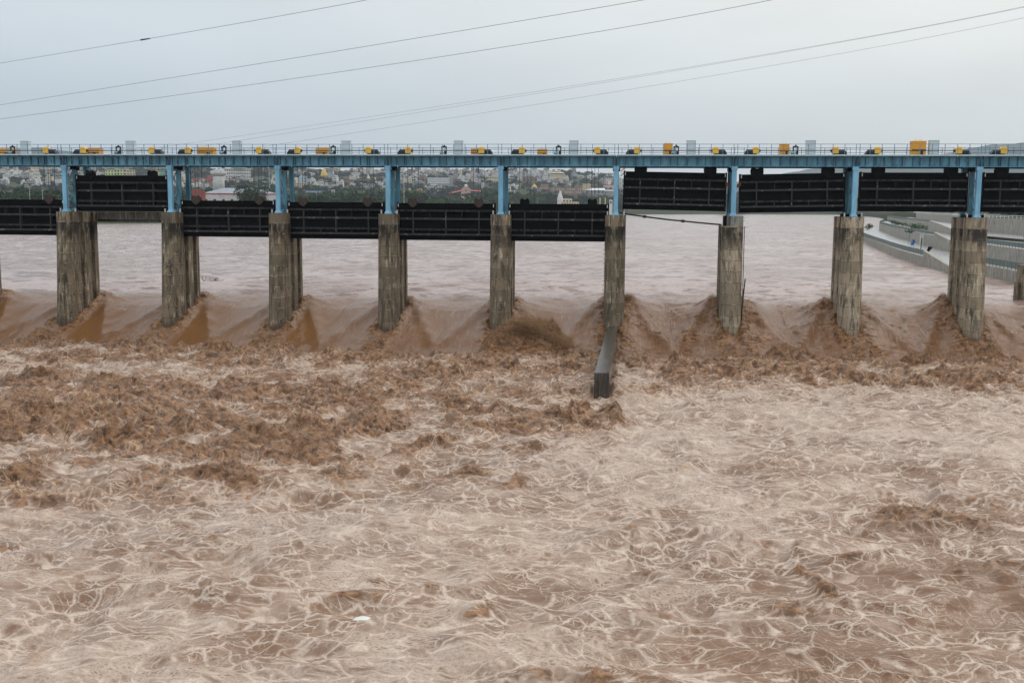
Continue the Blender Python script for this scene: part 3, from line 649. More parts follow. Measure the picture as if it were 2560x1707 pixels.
def cover():
    root = empty('motor_cover', (0, 0, 0), 'x', 'motor cover', 'orange metal motor covers on the deck')
    m = MB(); m.box(-.5, .5, -.5, .5, .05, 1); m.build('housing', 'cover_orange', root, bevel=.02)
    m = MB(); m.box(-.515, .515, -.515, .515, 1.0, 1.04); m.build('lid', 'machine_yellow', root)
    m = MB(); m.box(-.503, .503, -.506, -.5, .42, .5); m.box(.1, .3, -.508, -.5, .05, .42); m.build('slot', 'dark_iron', root)
    for s in (-.25, .1):
        m = MB(); m.bar((s, 0, 1.04), (s, 0, 1.14), .02); m.bar((s, 0, 1.14), (s+.15, 0, 1.14), .02); m.bar((s+.15, 0, 1.14), (s+.15, 0, 1.04), .02); m.build('lifting_eye', 'machine_yellow', root)
    return root
def cabinet():
    root = empty('control_cabinet', (0, 0, 0), 'x', 'cabinet', 'tall grey control cabinets on the deck')
    m = MB(); m.box(-.5, .5, -.35, .35, .16, 1.75); m.build('body', 'cabinet_grey', root, bevel=.015)
    m = MB(); m.box(-.46, .46, -.32, .32, 0, .158); m.build('plinth', 'machine_black', root)
    m = MB(); m._a([(-.5, -.35, 1.38), (.5, -.35, 1.38), (.5, -.38, 1.38), (-.5, -.38, 1.38)], []) ; m.box(-.54, .54, -.39, .39, 1.75, 1.80); m.build('roof', 'cabinet_grey', root)
    m = MB(); m.box(-.43, .43, -.372, -.352, .22, 1.36); m.build('door', 'cabinet_grey', root)
    m = MB(); m.box(.44, .475, -.374, -.352, .3, 1.7); m.build('cable_duct', 'rail_steel', root)
    return root
G_, Q_, V_, K_ = gear(), gantry(), cover(), cabinet()
first = set()
def place(proto, u, Y, label, sx=1, s=(1, 1, 1), rz=0):
    o = proto if proto.name not in first else copy_tree(proto); first.add(proto.name) if o is proto else None
    o.location = (xat(u, Y, ZD+.5), Y, ZD+.004); o.rotation_euler = (0, 0, rz); o.scale = (s[0]*sx, s[1], s[2]); o['label'] = label
    return o
NB = ['at the left picture border', 'above the single raised left gate', 'above the red eaved warehouse', 'above the golden temple spire', 'above the striped office block', 'above the white temple tower', 'above the raised gate right of the flag', 'above the most crooked gate', 'above the gate before the promenade', 'at the right picture border']
GL = [None, 203, 464, 737, 1013, 1296, 1583, 1879, 2182, 2496]; GR = [127, 391, 659, 932, 1214, 1503, 1798, 2097, 2405, None]
for i in range(10):
    if GL[i]: place(G_, GL[i], 2.0, 'left black drum with yellow gearbox '+NB[i])
    if GR[i]: place(G_, GR[i], 2.0, 'right black drum with yellow gearbox '+NB[i], -1)
for i, u in enumerate([33, 297, 561, 834, 1111, 1397, 1691, 1989]): place(Q_, u-5, 2.4, 'small motor under a black frame '+NB[i], s=(.88, 1, 1))
for i, (u, w, h) in enumerate([(14, 2.3, .86), (233, 2.05, .90), (517, 2.0, 1.0), (807, 1.4, .95), (1196, 1.6, .86), (1356, 1.1, .82), (1670, .98, 1.42), (1960, 1.0, 1.36), (2294, 1.5, 1.66)]):
    place(V_, u, 3.1, ('long low' if w > 1.8 else 'tall' if h > 1.2 else 'small boxy')+' orange motor cover '+NB[i], s=(w, 1.15, h))
for i, u in enumerate([65, 328, 593.5, 866, 1146.5, 1434.5, 1727, 2025.5, 2333]): place(K_, u, 2.9, 'tall grey cabinet '+NB[i], s=(1.02, 1, 1))
for i in range(10):
    xa = xat(GL[i] or -60, 1.8)+.5; xb = xat(GR[i] or 2720, 1.8)-.5
    m = MB(); m.bar((xa, 1.8, ZD+.6), (xb, 1.8, ZD+.6), .09, n=8); tag(m.build('drive_shaft', 'dark_iron'), 'long dark drive shaft joining the two winches '+NB[i], 'drive shaft', 'drive shafts along the deck')
# ------------------------------------------------------------------ power lines
LN = [([(-90, 173), (356, 100), (960, -8)], 'topmost power line, the one with a splice, crossing the upper left sky'), ([(-90, 277), (612, 165.5), (1640, -5)], 'second power line from the top, leaving the sky top at the middle'),
      ([(-90, 310), (838, 182), (1950, -4)], 'third power line from the top, lower neighbour of the second'), ([(-90, 438), (1000, 281), (2660, -6)], 'upper one of the close pair of cables crossing the right sky'),
      ([(-90, 456), (1000, 289), (2660, -3)], 'lower one of the close pair of cables crossing the right sky'), ([(-90, 476), (1000, 315), (2660, 22)], 'lowest power line, passing just above the deck at the middle')]
for k, (pts, lb) in enumerate(LN):
    Ys = (-62, -72, -82) if k < 3 else (-40, -56, -74)
    P = [atY(u, v, Y) for (u, v), Y in zip(pts, Ys)]; n = 86; out = []
    t1 = (pts[1][0]-pts[0][0])/(pts[2][0]-pts[0][0])*.93
    def crv(t): return P[0]*((t-t1)*(t-1)/t1)+P[1]*(t*(t-1)/(t1*(t1-1)))+P[2]*(t*(t-t1)/(1-t1))
    for j in range(n+1):
        t = -.3+1.7*j/n
        out.append(tuple(crv(0)+(crv(.03)-crv(0))/.03*t if t < 0 else crv(1)+(crv(1)-crv(.9))/.1*(t-1) if t > 1 else crv(t)))
    m = MB()
    for j in range(n): m.bar(out[j], out[j+1], .018 if k < 3 else .012, n=5)
    o = m.build('power_line', 'cable'); tag(o, lb, 'power line', 'power lines across the sky')
    if k == 0:
        j = min(range(n), key=lambda q: abs((np.array(out[q])-CAMLOC)@RT/((np.array(out[q])-CAMLOC)@FW)*FPX+1280-345))
        q = MB(); q.bar(out[j], out[j+1], .075, n=6, r2=.05); q.build('splice', 'dark_iron', o)
# ------------------------------------------------------------------ right bank: stepped promenade
simple('terrace_wet', (.40, .40, .41), .16, .22, .12, vs=(1, .3, 1), spec=.6)
simple('panel_green', (.10, .14, .13), .5, .15)
simple('leaf_green', (.03, .075, .018), .6, .4, 2)
simple('tree_leaf', (.030, .056, .022), .85, .45, .06, col2=(.014, .030, .015), spec=.05)
simple('tree_leaf_light', (.055, .092, .028), .85, .35, .06, col2=(.032, .06, .022), spec=.05)
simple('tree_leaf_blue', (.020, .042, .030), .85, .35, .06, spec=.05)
simple('bark', (.06, .045, .032), .8)
simple('blue_plastic', (.03, .13, .30), .5)
def wall_strip(name, pts, zt, zb, th, label, rail=None, mat='wall_concrete', zend=None, side=1):
    """solid wall along a ground path; returns object"""
    m = MB(); n = len(pts); P = [Vector((x, y, 0)) for x, y in pts]; off = []
    for i in range(n):
        d = (P[min(i+1, n-1)]-P[max(i-1, 0)]).normalized(); off.append(Vector((d.y, -d.x, 0))*th*side)
    zts = [zt]*n if zend is None else list(np.linspace(zt, zend, n))
    vs = []
    for i in range(n):
        a, b = P[i], P[i]+off[i]
        vs += [(a.x, a.y, zb), (b.x, b.y, zb), (b.x, b.y, zts[i]), (a.x, a.y, zts[i])]
    fs = []
    for i in range(n-1):
        for k in range(4): fs.append((i*4+k, i*4+(k+1) % 4, i*4+4+(k+1) % 4, i*4+4+k))
    fs += [(0, 1, 2, 3)[::-1], tuple((n-1)*4+k for k in range(4))]
    m._a(vs, fs); o = m.build(name, mat); tag(o, label, 'wall')
    if rail:
        L = 0; seg = []
        for i in range(n-1): seg.append((P[i+1]-P[i]).length)
        tot = sum(seg); nP = max(2, int(tot/2.0)); r = MB(); pn = MB(); prev = None
        for k in range(nP+1):
            s = tot*k/nP; i = 0
            while i < n-2 and s > seg[i]: s -= seg[i]; i += 1
            q = P[i]+(P[i+1]-P[i])*(s/seg[i])+off[i]*.3; r.bar((q.x, q.y, zt), (q.x, q.y, zt+rail), .09)
            if prev is not None:
                r.bar((prev.x, prev.y, zt+rail), (q.x, q.y, zt+rail), .10)
                d = (q-prev); a = prev+d*.06; b = q-d*.06
                pn.bar((a.x, a.y, zt+rail*.58), (b.x, b.y, zt+rail*.58), .04, rail*.72)
            prev = q
        r.build('railing_posts', 'panel_green', o); pn.build('railing_panels', 'panel_green', o)
    return o
A1 = [(95, 330), (81.8, 257.8), (69.4, 174.8), (62.9, 126.9), (60.3, 101.0)]; A1r = [(60.3, 101.0), (58.9, 87), (57.6, 73.2), (56.9, 66)]
A2 = [(62.1, 74), (61.8, 66.8), (61.0, 47.7), (60.5, 30)]
B1 = [(160, 560), (120.0, 405.6), (107, 338), (95.8, 276.4), (86.4, 218.8), (79.3, 171.2), (77.5, 157)]; B1r = [(77.5, 157), (76, 145), (75.0, 133.3), (74, 122)]
B2 = [(70.5, 104), (69.3, 91.0), (67.2, 65.6), (66, 45)]
C1 = [(150, 520), (133.1, 435.0), (117, 350), (103.9, 271.5), (98.5, 240)]; C1r = [(98.5, 240), (93, 208), (88.2, 180.9), (86, 168)]
D1 = [(185, 600), (163.3, 504.4), (140, 390), (121.3, 294.2), (104, 222), (92.3, 162.6), (91.6, 135.5), (91, 90)]
def smooth_path(p, k=4):
    if len(p) < 3: return p
    out = []
    for i in range(len(p)-1):
        p0 = p[max(i-1, 0)]; p1 = p[i]; p2 = p[i+1]; p3 = p[min(i+2, len(p)-1)]
        for j in range(k):
            t = j/k; out.append(tuple(.5*((2*p1[c])+(-p0[c]+p2[c])*t+(2*p0[c]-5*p1[c]+4*p2[c]-p3[c])*t*t+(-p0[c]+3*p1[c]-3*p2[c]+p3[c])*t**3) for c in (0, 1)))
    return out+[p[-1]]
A1, B1, C1 = smooth_path(A1), smooth_path(B1), smooth_path(C1)
wall_strip('river_wall', A1, -8.5, -13, .5, 'lowest curved river wall with green railing, its foot in the water', 1.25, side=-1)
wall_strip('ramp_wall', A1r, -7.3, -13, .6, 'sloping wall end running down beside the flooded lowest walkway', zend=-10.0, side=-1)
wall_strip('river_wall', A2, -8.5, -13, .5, 'river wall with green panelled railing right of the broad pier', 1.3, side=-1)
wall_strip('terrace_wall', B1, -5.6, -9, .5, 'curved middle promenade wall with railing above the flooded walkway', .85, side=-1)
wall_strip('ramp_wall', B1r, -4.8, -9, .6, 'sloping end of the middle promenade wall', zend=-7.0, side=-1)
wall_strip('terrace_wall', B2, -5.7, -9, .5, 'middle wall with green railing at the right picture edge', .95, side=-1)
wall_strip('terrace_wall', C1, -3.45, -6, .6, 'upper promenade wall with shrubs growing along its foot', .9, side=-1)
wall_strip('ramp_wall', C1r, -2.7, -6, .7, 'sloping end of the upper promenade wall', zend=-5.0, side=-1)
o = wall_strip('high_wall', D1, -1.25, -6, 1.2, 'tall plain retaining wall at the back of the promenade', None, side=-1)
r = MB(); pD = [Vector((x, y, 0)) for x, y in D1]
for i in range(len(pD)-1):
    L = (pD[i+1]-pD[i]).length; k = max(1, int(L/3))
    for j in range(k):
        a = pD[i].lerp(pD[i+1], j/k); b = pD[i].lerp(pD[i+1], (j+1)/k); r.bar((a.x, a.y, -.5), (b.x, b.y, -.5), .12); r.bar((a.x, a.y, -1.25), (a.x, a.y, -.5), .1); r.bar((a.x, a.y, -.85), (b.x, b.y, -.85), .08)
r.build('parapet_rail', 'white_mark', o)
def terrace(name, inner, outer, zi, zo):
    k = 40
    def res(p, z, sh):
        seg = [math.dist(p[i], p[i+1]) for i in range(len(p)-1)]; tot = sum(seg); out = []
        for q in range(k+1):
            s = tot*q/k; i = 0
            while i < len(seg)-1 and s > seg[i]: s -= seg[i]; i += 1
            t = s/seg[i]; out.append((p[i][0]+(p[i+1][0]-p[i][0])*t+sh, p[i][1]+(p[i+1][1]-p[i][1])*t, z[0]+(z[1]-z[0])*q/k))
        return out
    a, b = res(inner, zi, .25), res(outer, zo, .3); vs = a+b
    fs = [(i, i+1, k+1+i+1, k+1+i) for i in range(k)]
    m = MB(); m._a(vs, fs); o = m.build(name, 'terrace_wet'); tag(o, kind='structure'); return o
terrace('promenade_lower', A1, B1[:-1]+[(79, 168)], (-8.62, -8.62), (-8.62, -8.62))
terrace('promenade_lower', A1r, [(79, 168), (77.5, 157), (76, 145), (75, 133), (74, 112), (71, 104)], (-8.635, -11), (-8.635, -9.0))
terrace('promenade_lower', A2, [(71, 104)]+B2, (-8.65, -8.65), (-8.65, -8.65))
terrace('promenade_middle', B1, C1[:-1]+[(98.5, 240)], (-5.85, -5.85), (-5.85, -5.85))
terrace('promenade_middle', B1r, [(98.5, 240), (93, 208), (88.2, 180.9), (84, 150), (84, 110)], (-5.865, -7.6), (-5.865, -5.865))
terrace('promenade_middle', B2, [(84, 110), (84, 90), (84, 45)], (-5.88, -5.88), (-5.88, -5.88))
terrace('promenade_upper', C1, D1[:5], (-4.2, -4.2), (-4.2, -4.2))
terrace('promenade_upper', C1r, D1[4:6], (-4.215, -5.4), (-4.215, -4.8))
terrace('promenade_upper', [(86, 168), (84, 110), (84, 60)], D1[5:], (-5.3, -5.3), (-4.8, -5.2))
# things on the walkways
def leafball(rs, n, rx, rz, s, zc=0., lobes=6):
    cs = rs.normal(0, .45, (lobes, 3))*np.array([rx, rx, rz]); ci = rs.randint(0, lobes, n); d = rs.normal(0, 1, (n, 3)); d /= np.linalg.norm(d, axis=1)[:, None]
    rr = rs.uniform(.5, 1, n)[:, None]**.5; p = cs[ci]+d*rr*np.array([rx, rx, rz])*rs.uniform(.35, .65, lobes)[ci][:, None]; p[:, 2] += zc
    q = rs.normal(0, 1, (n, 3, 3))*s; vs = (p[:, None, :]+q).reshape(-1, 3); m = MB(); m._a(vs, [(3*i, 3*i+1, 3*i+2) for i in range(n)]); return m
rs = np.random.RandomState(3)
q = atZ(2172, 566, -7.9); m = leafball(rs, 260, 1.6, 1.7, .28, 0); o = m.build('bush', 'leaf_green', loc=tuple(q)); tag(o, 'bright green uprooted bush leaning over the railing of the lowest walkway', 'bush')
q = atZ(2280, 612, -8.6); m = MB(); m.bar((0, 0, 0), (.4, .2, 1.3), .7, .6); o = m.build('litter_bin', 'blue_plastic', loc=tuple(q)); tag(o, 'blue bin tilted on the flooded walkway', 'bin')
q = atZ(2302, 624, -8.6); m = MB(); m.bar((0, 0, 0), (.1, 0, 2.7), .22, n=6); o = m.build('post', 'dark_iron', loc=tuple(q)); tag(o, 'short dark post standing on the flooded walkway', 'post')
q = atZ(2315, 613, -8.6); m = MB(); m.box(-.9, .9, -.15, .15, 0, 3.0); o = m.build('information_stele', 'white_mark', loc=tuple(q+np.array([-1.0, -1.0, 0]))); tag(o, 'pale upright strip against the middle promenade wall', 'panel')
q = atZ(2272, 610, -8.6); m = MB(); m.bar((0, 0, 0), (.1, 0, 3.6), .1, n=5); m._a(leafball(rs, 60, .9, .5, .2, 3.6).v, leafball(rs, 60, .9, .5, .2, 3.6).f); o = m.build('young_tree', 'leaf_green', loc=tuple(q)); tag(o, 'spindly young tree on the flooded walkway beside the blue bin', 'tree')
for k in range(9):
    t = (k+.5)/9; p = C1[int(len(C1)*(.35+.6*t))]; m = leafball(rs, 70, 2.2, .7, .3); o = m.build('shrub', 'leaf_green', loc=(p[0]-1.2, p[1], -5.1)); tag(o, '%s of nine low shrubs along the foot of the upper promenade wall' % ORD[8-k].replace('leftmost', 'first'), 'shrub', 'shrubs below the upper promenade wall')
m = MB(); m.box(78, 90, 96, 97, -4.6, -3.9); tag(m.build('low_wall', 'wet_concrete'), 'low dark wall above the railing right of the broad pier', 'wall')
m = MB(); m.box(49.9, 51.4, 16.4, 18.4, -13, -5.9); m.k = 0; m.box(49.4, 49.898, 16.6, 17.6, -13, -8.0); tag(m.build('guide_pillar', 'pier_concrete'), 'dark stepped concrete pillar in the water at the right picture edge', 'pillar')
# drifting bits
q = atZ(530, 705, -10.5); m = MB()
for k in range(14):
    a = rs.uniform(-1, 1); m.bar((a*1.6, rs.uniform(-.3, .3), rs.uniform(0, .15)), (a*1.6+rs.uniform(-.8, .8), rs.uniform(-.4, .4), rs.uniform(.15, .75)), .05, n=4)
tag(m.build('driftwood', 'dark_iron', loc=tuple(q)), 'dark leafless branch drifting upstream of the gate bays', 'branch')
q = atZ(903, 1547, -14.45); m = MB(); m._a([(-.3, -.12, 0), (.25, -.16, .03), (.36, .05, .06), (.05, .2, .05), (-.22, .1, .03), (-.3, -.12, -.03), (.25, -.16, 0), (.36, .05, .03), (.05, .2, .02), (-.22, .1, 0)], [(0, 1, 2, 3, 4), (5, 9, 8, 7, 6), (0, 5, 6, 1), (1, 6, 7, 2), (2, 7, 8, 3), (3, 8, 9, 4), (4, 9, 5, 0)])
tag(m.build('plastic_sheet', 'white_mark', loc=tuple(q)), 'small white scrap floating on the foam in the lower middle', 'scrap')
# ------------------------------------------------------------------ terrain and town
SH = ([-300, 0, 420, 700, 1000, 1300, 1600, 1900, 2100, 2200, 2240, 2295, 2380, 2470, 2560, 2900], [600, 640, 690, 745, 1000, 1450, 1800, 2100, 2200, 1500, 900, 660, 445, 312, 284, 270])
RV = ([-300, 0, 50, 100, 150, 200, 330, 420, 470, 540, 600, 700, 750, 800, 850, 950, 1000, 1100, 1200, 1300, 1400, 1440, 1500, 1540, 1580, 1650, 1800, 2000, 2300, 2900],
      [440, 428, 430, 436, 438, 434, 432, 428, 425, 430, 425, 425, 424, 428, 430, 431, 432, 431, 432, 429, 431, 433, 437, 447, 456, 476, 496, 505, 500, 500])
def u2a(u): d = ray(u, 500); return math.atan2(d[0], d[1])
UA = np.array([u2a(u) for u in range(-400, 3000, 20)]); UU = np.arange(-400, 3000, 20.)
def tz(X, Y):
    X = np.asarray(X, float); Y = np.asarray(Y, float); a = np.arctan2(X-CAMLOC[0], Y-CAMLOC[1]); r = np.hypot(X-CAMLOC[0], Y-CAMLOC[1]); u = np.interp(a, UA, UU)
    s = np.interp(u, *SH); v = np.interp(u, *RV); hor = 520+(u-1573)*.0059
    R2 = 2700.; zr = .85+(hor-v)*R2/FPX*1.0; z0 = np.where(u > 2230, -1.4, -3.)
    st = np.interp(u, [0, 150, 420, 700, 1300, 1700, 2300], [1250, 1250, 1250, 1150, 1750, 2200, 1500])
    t = np.clip((r-st)/(R2-st), 0, 1); z = z0+(zr-z0)*(t**1.15)
    z = z-np.clip(r-R2, 0, 400)*.05+fbm(X/160, Y/160, 80, 3)*5*np.clip(t*4, 0, 1)
    return np.where(r < s+14, np.interp(r-s, [-40, 0, 14], [-16, -12, -6.]) if np.ndim(r) == 0 else (-12+6*np.clip((r-s)/14, -1, 1)), z) if True else z
a0, a1 = u2a(-250), u2a(2800); A = np.linspace(a0, a1, 260); T = np.linspace(0, 1, 150)
S_ = np.interp(np.interp(A, UA, UU), *SH)-6
Rg = S_[None, :]+(3200-S_[None, :])*(T[:, None]**1.3); X = CAMLOC[0]+Rg*np.sin(A); Y = CAMLOC[1]+Rg*np.cos(A); Z = tz(X, Y); Z[0] = -14; Z[-1] -= 120
m = MB(); nA = len(A); m._a(np.stack([X, Y, Z], -1).reshape(-1, 3), [(j*nA+i, j*nA+i+1, (j+1)*nA+i+1, (j+1)*nA+i) for j in range(len(T)-1) for i in range(nA-1)])
simple('ground_green', (.034, .050, .026), .9, .5, .01, col2=(.055, .05, .034), spec=.05); o = m.build('terrain', 'ground_green', smooth=True); tag(o, kind='structure')
HAZE = .00008
# distant hills
HV = ([-400, 0, 90, 150, 250, 330, 420, 480, 520, 700, 1800, 1900, 1960, 2050, 2100, 2200, 2350, 2430, 2480, 2560, 3000], [392, 392, 384, 388, 398, 402, 412, 424, 440, 448, 462, 452, 438, 424, 418, 412, 400, 384, 379, 377, 372])
A = np.linspace(u2a(-350), u2a(2950), 340); U = np.interp(A, UA, UU); hv = np.interp(U, *HV); hor = 520+(U-1573)*.0059; rows = []
for k, (rr, f) in enumerate(((3600, -.02), (4200, .18), (4800, .45), (5400, .74), (6000, 1.), (6600, .8), (7400, .1))):
    z = (hor-hv)*6000/FPX*f+fbm(A*60+k*3, A*0+k, 90, 4)*(22 if 0 < k < 6 else 3)*(.5 if k == 4 else 1); rows.append(np.stack([CAMLOC[0]+rr*np.sin(A), CAMLOC[1]+rr*np.cos(A), z], -1))
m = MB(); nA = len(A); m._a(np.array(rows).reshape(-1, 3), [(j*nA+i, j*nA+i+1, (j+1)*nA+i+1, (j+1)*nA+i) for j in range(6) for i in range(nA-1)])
simple('hazed_hill_forest', (.034, .058, .056), .9, .35, .012, col2=(.020, .040, .042), spec=.05); o = m.build('hills', 'hazed_hill_forest', smooth=True); tag(o, kind='structure')  # bluish cast of distance haze put into the forest colour
def site(u, v, rmin=0):
    d = ray(u, v); d = d/math.hypot(d[0], d[1]); s = float(np.interp(u, *SH))+20; rr = np.arange(max(s, rmin), 2760, 6.)
    P = CAMLOC[None]+d[None]*rr[:, None]; z = tz(P[:, 0], P[:, 1]); h = np.nonzero(P[:, 2] <= z)[0]
    i = h[0] if len(h) else len(rr)-1-int(v*7 % 9)
    return P[i][0], P[i][1], float(z[i]), float(rr[i])/FPX, -math.atan2(d[0], d[1])
HC = {'white': (.62, .61, .58), 'cream': (.60, .53, .38), 'grey': (.30, .30, .31), 'pink': (.52, .34, .30), 'brown': (.23, .145, .11), 'pale blue': (.38, .47, .54), 'yellow': (.62, .50, .20), 'green': (.38, .52, .30), 'teal': (.16, .46, .42), 'brick red': (.34, .085, .065), 'orange': (.62, .29, .11), 'lime': (.56, .64, .32), 'buff': (.52, .41, .26)}
for k_, c_ in HC.items(): simple('paint '+k_, c_, .8, .16, .25)
simple('window_dark', (.03, .035, .045), .35, .2); simple('roof_grey', (.26, .28, .33), .6, .2, .3); simple('roof_red', (.42, .05, .06), .6, .2, .3); simple('roof_blue', (.05, .17, .42), .5, .2, .3); simple('roof_white', (.62, .64, .66), .5, .2, .3); simple('roof_dark', (.09, .075, .07), .8, .3, .3); simple('roof_slate', (.12, .20, .20), .7)
simple('gold', (.62, .42, .06), .4, .2, .4); simple('saffron', (.75, .13, .04), .7); simple('flag_green', (.02, .16, .06), .7); simple('flag_white', (.7, .7, .7), .7); simple('lamp_pole', (.42, .46, .47), .5)
def put(o, u, v, k=0, rmin=0, R=None):
    if R is None: x, y, z, mp, a = site(u, v, rmin)
    else:
        d = ray(u, v); d = d/math.hypot(d[0], d[1]); x, y, zv = CAMLOC+d*R; zt_ = float(tz(x, y)); z = zt_ if o.name.startswith('tree') else max(zv, zt_)+.3; mp = R/FPX; a = -math.atan2(d[0], d[1]); o['drop'] = max(0., float(zv)-zt_)
    o.location = (x, y, z-.3); o.rotation_euler = (0, 0, a+k); return mp
# ---- ordinary houses
hs = random.Random(21)
def house_mesh(kind, col, roof):
    m = MB(); w = 1.; h = .62 if kind == 0 else .95 if kind == 1 else 1.35; d = .9
    m.box(-w/2, w/2, -d/2, d/2, -.6, h); m.k = 2
    m.box(-w/2-.03, w/2+.03, -d/2-.03, d/2+.03, h, h+.05); m.k = 0
    m.box(-.4, -.12, -.2, .2, h+.05, h+.28) if kind != 1 else m.box(.1, .42, -.3, .3, h+.05, h+.33)
    m.k = 1
    for fl in range(kind+1):
        z = .12+fl*.42
        for x in (-.34, -.05, .25): m.box(x, x+.13, -d/2-.012, -d/2-.001, z, z+.22)
    if kind: m.k = 0; m.box(-w/2, w/2, -d/2-.12, -d/2-.013, .40, .46)
    return m
HM = {}
def house(u, v, wpx, col, kind, roof, gid):
    key = (col, kind, roof)
    if key not in HM:
        o = house_mesh(kind, col, roof).build('house', ['paint '+col, 'window_dark', roof]); HM[key] = o.data
    else: o = bpy.data.objects.new('house', HM[key]); COL.objects.link(o)
    mp = put(o, u, v, hs.uniform(-.6, .6)); s = wpx*mp; o.scale = (s, s*hs.uniform(.8, 1.2), s*hs.uniform(.75, 1.05)); o['category'] = 'house'; o['group'] = 'houses on the town hillside'
    return o
H = []
WH = ['white']*9+['cream']*3+['grey']*3+['pink']
TN_ = ['white']*9+['grey']*6+['cream']*2+['pink']*1+['brown']*2+['pale blue']
ZN = [(0, 40, 424, 432, 7, 9, WH), (15, 100, 432, 449, 38, 9, WH), (60, 158, 446, 468, 34, 8, WH), (0, 20, 444, 462, 7, 8, WH), (118, 160, 424, 440, 12, 8, WH), (170, 262, 430, 440, 10, 9, TN_),
      (430, 480, 428, 470, 18, 10, WH), (478, 530, 459, 470, 6, 9, WH), (590, 700, 444, 475, 14, 9, WH+['cream']*4), (700, 860, 428, 446, 16, 9, TN_), (730, 860, 452, 466, 18, 10, TN_), (860, 985, 428, 438, 26, 8, TN_), (880, 985, 446, 468, 26, 8, TN_),
      (985, 1260, 428, 436, 62, 8, TN_), (985, 1068, 436, 462, 40, 8, TN_), (1125, 1260, 436, 456, 52, 8, TN_), (1040, 1110, 471, 486, 16, 8, TN_), (985, 1030, 474, 486, 10, 7, TN_), (1262, 1378, 427, 455, 78, 8, TN_), (1385, 1430, 452, 462, 16, 8, TN_), (1425, 1545, 436, 448, 22, 8, TN_), (1545, 1562, 452, 482, 10, 8, TN_), (1262, 1300, 466, 492, 6, 10, WH), (1505, 1540, 446, 460, 8, 8, WH)]
FAR = MB(); FM = ['paint white', 'paint grey', 'paint cream', 'paint brown', 'paint pink', 'window_dark', 'roof_white']
def far_house(u, v, w):
    x, y, z, mp, a = site(u, v); s = w*mp; h = s*hs.uniform(.5, 1.1); FAR.k = hs.choice((0, 0, 0, 0, 1, 1, 1, 2, 3)); k0 = hs.uniform(-.5, .5)+a
    FAR.box(x-s/2, x+s/2, y-s*.4, y+s*.4, z-4, z+h, rz=k0, c=(x, y, z)); FAR.k = 6; FAR.box(x-s*.53, x+s*.53, y-s*.43, y+s*.43, z+h+.02, z+h+.3, rz=k0, c=(x, y, z)); FAR.k = 5
    for q in (-.3, 0, .3): FAR.box(x+q*s-s*.07, x+q*s+s*.07, y-s*.4-.14, y-s*.4-.03, z+h*.35, z+h*.7, rz=k0, c=(x, y, z))
for x0, x1, y0, y1, n, w, cs in ZN:
    y0 += 4; y1 += 2
    for k in range(int(n*1.3)):
        far_house(hs.uniform(x0, x1), hs.uniform(y0, y1), w*hs.uniform(.6, 1.1))
    for k in range(max(2, int(n*.49))):
        w = w; u = hs.uniform(x0, x1); v = hs.uniform(y0, y1); c = hs.choice(cs); kd = hs.choice((0, 0, 1, 1, 2)); rf = hs.choice(('roof_grey', 'roof_white', 'roof_dark')) if c != 'white' else hs.choice(('roof_white', 'roof_grey'))
        o = house(u, v, w*hs.uniform(1.0, 1.7), c, kd, rf, 0); H.append((u, v, c, kd, rf, o))
o = FAR.build('distant_houses', FM); tag(o, 'dense mass of small far houses covering the town hillside', 'houses', kind='stuff')
print('houses', len(H))
CB = [161, 425, 693, 969, 1252, 1541, 1837]
BW = ['left of the first trestle', 'above the raised left gate', 'behind the second gate bay', 'behind the golden spire bay', 'behind the office block bay', 'in the bay left of the flag', 'right of the flag']
cls = {}
for t in H:
    u, v, c, kd, rf, o = t; b = sum(u > q for q in CB); bd = 'on the ridge' if v < 437 else 'mid slope' if v < 456 else 'low slope'
    cls.setdefault((b, bd, c, kd), []).append(t)
for (b, bd, c, kd), L in cls.items():
    L.sort(key=lambda t: t[0])
    for i, t in enumerate(L):
        nm = '%s %s house' % (c, ('low', 'two storey', 'tall')[kd]); t[5]['label'] = (ordl(i, len(L)).replace('from the left', '').replace(' from the right', ' last').strip()+' ' if len(L) > 1 else '')+nm+' '+bd+' '+BW[min(b, 6)]
# ---- landmark buildings, sizes given in photo pixels and scaled by distance
def bld(name, u, v, w, h, col, label, cat='building', rows=0, cols=0, roof=None, rh=0, d=None, R=None, hip=False, wf=.5, cut=None):
    root = bpy.data.objects.new(name, None); COL.objects.link(root); mp = put(root, u, v, R=R); tag(root, label, cat)
    W_, H_, D_ = w*mp, h*mp, (d or w*.5)*mp
    m = MB(); m.box(-W_/2, W_/2, 0, D_, -3-root.get('drop', 0.), H_); m.build('wall', 'paint '+col, root)
    if roof:
        m = MB(); e = .8*mp
        if hip or rh: 
            ov = 1.0*mp; t = W_*.28 if hip else W_*.0
            a = [(-W_/2-ov, -ov, H_), (W_/2+ov, -ov, H_), (W_/2+ov, D_+ov, H_), (-W_/2-ov, D_+ov, H_)]; zt = H_+rh*mp
            b = [(-W_/2-ov+t, D_/2-.1, zt), (W_/2+ov-t, D_/2-.1, zt), (W_/2+ov-t, D_/2+.1, zt), (-W_/2-ov+t, D_/2+.1, zt)]
            m._a(a+b, [(0, 1, 5, 4), (1, 2, 6, 5), (2, 3, 7, 6), (3, 0, 4, 7), (4, 5, 6, 7), (3, 2, 1, 0)])
        else: m.box(-W_/2-e, W_/2+e, -e, D_+e, H_+.01, H_+1.2*mp)
        m.build('roof', roof, root)
    for r in range(rows):
        for c in range(cols):
            x = -W_/2+W_*(c+.5)/cols; z = H_*(r+.55)/rows; ww = W_/cols*wf/2; hh = H_/rows*.22
            m = MB(); m.box(x-ww, x+ww, -.12, -.02, z-hh, z+hh); m.build('window', 'window_dark', root)
    root['mp'] = mp; return root, mp
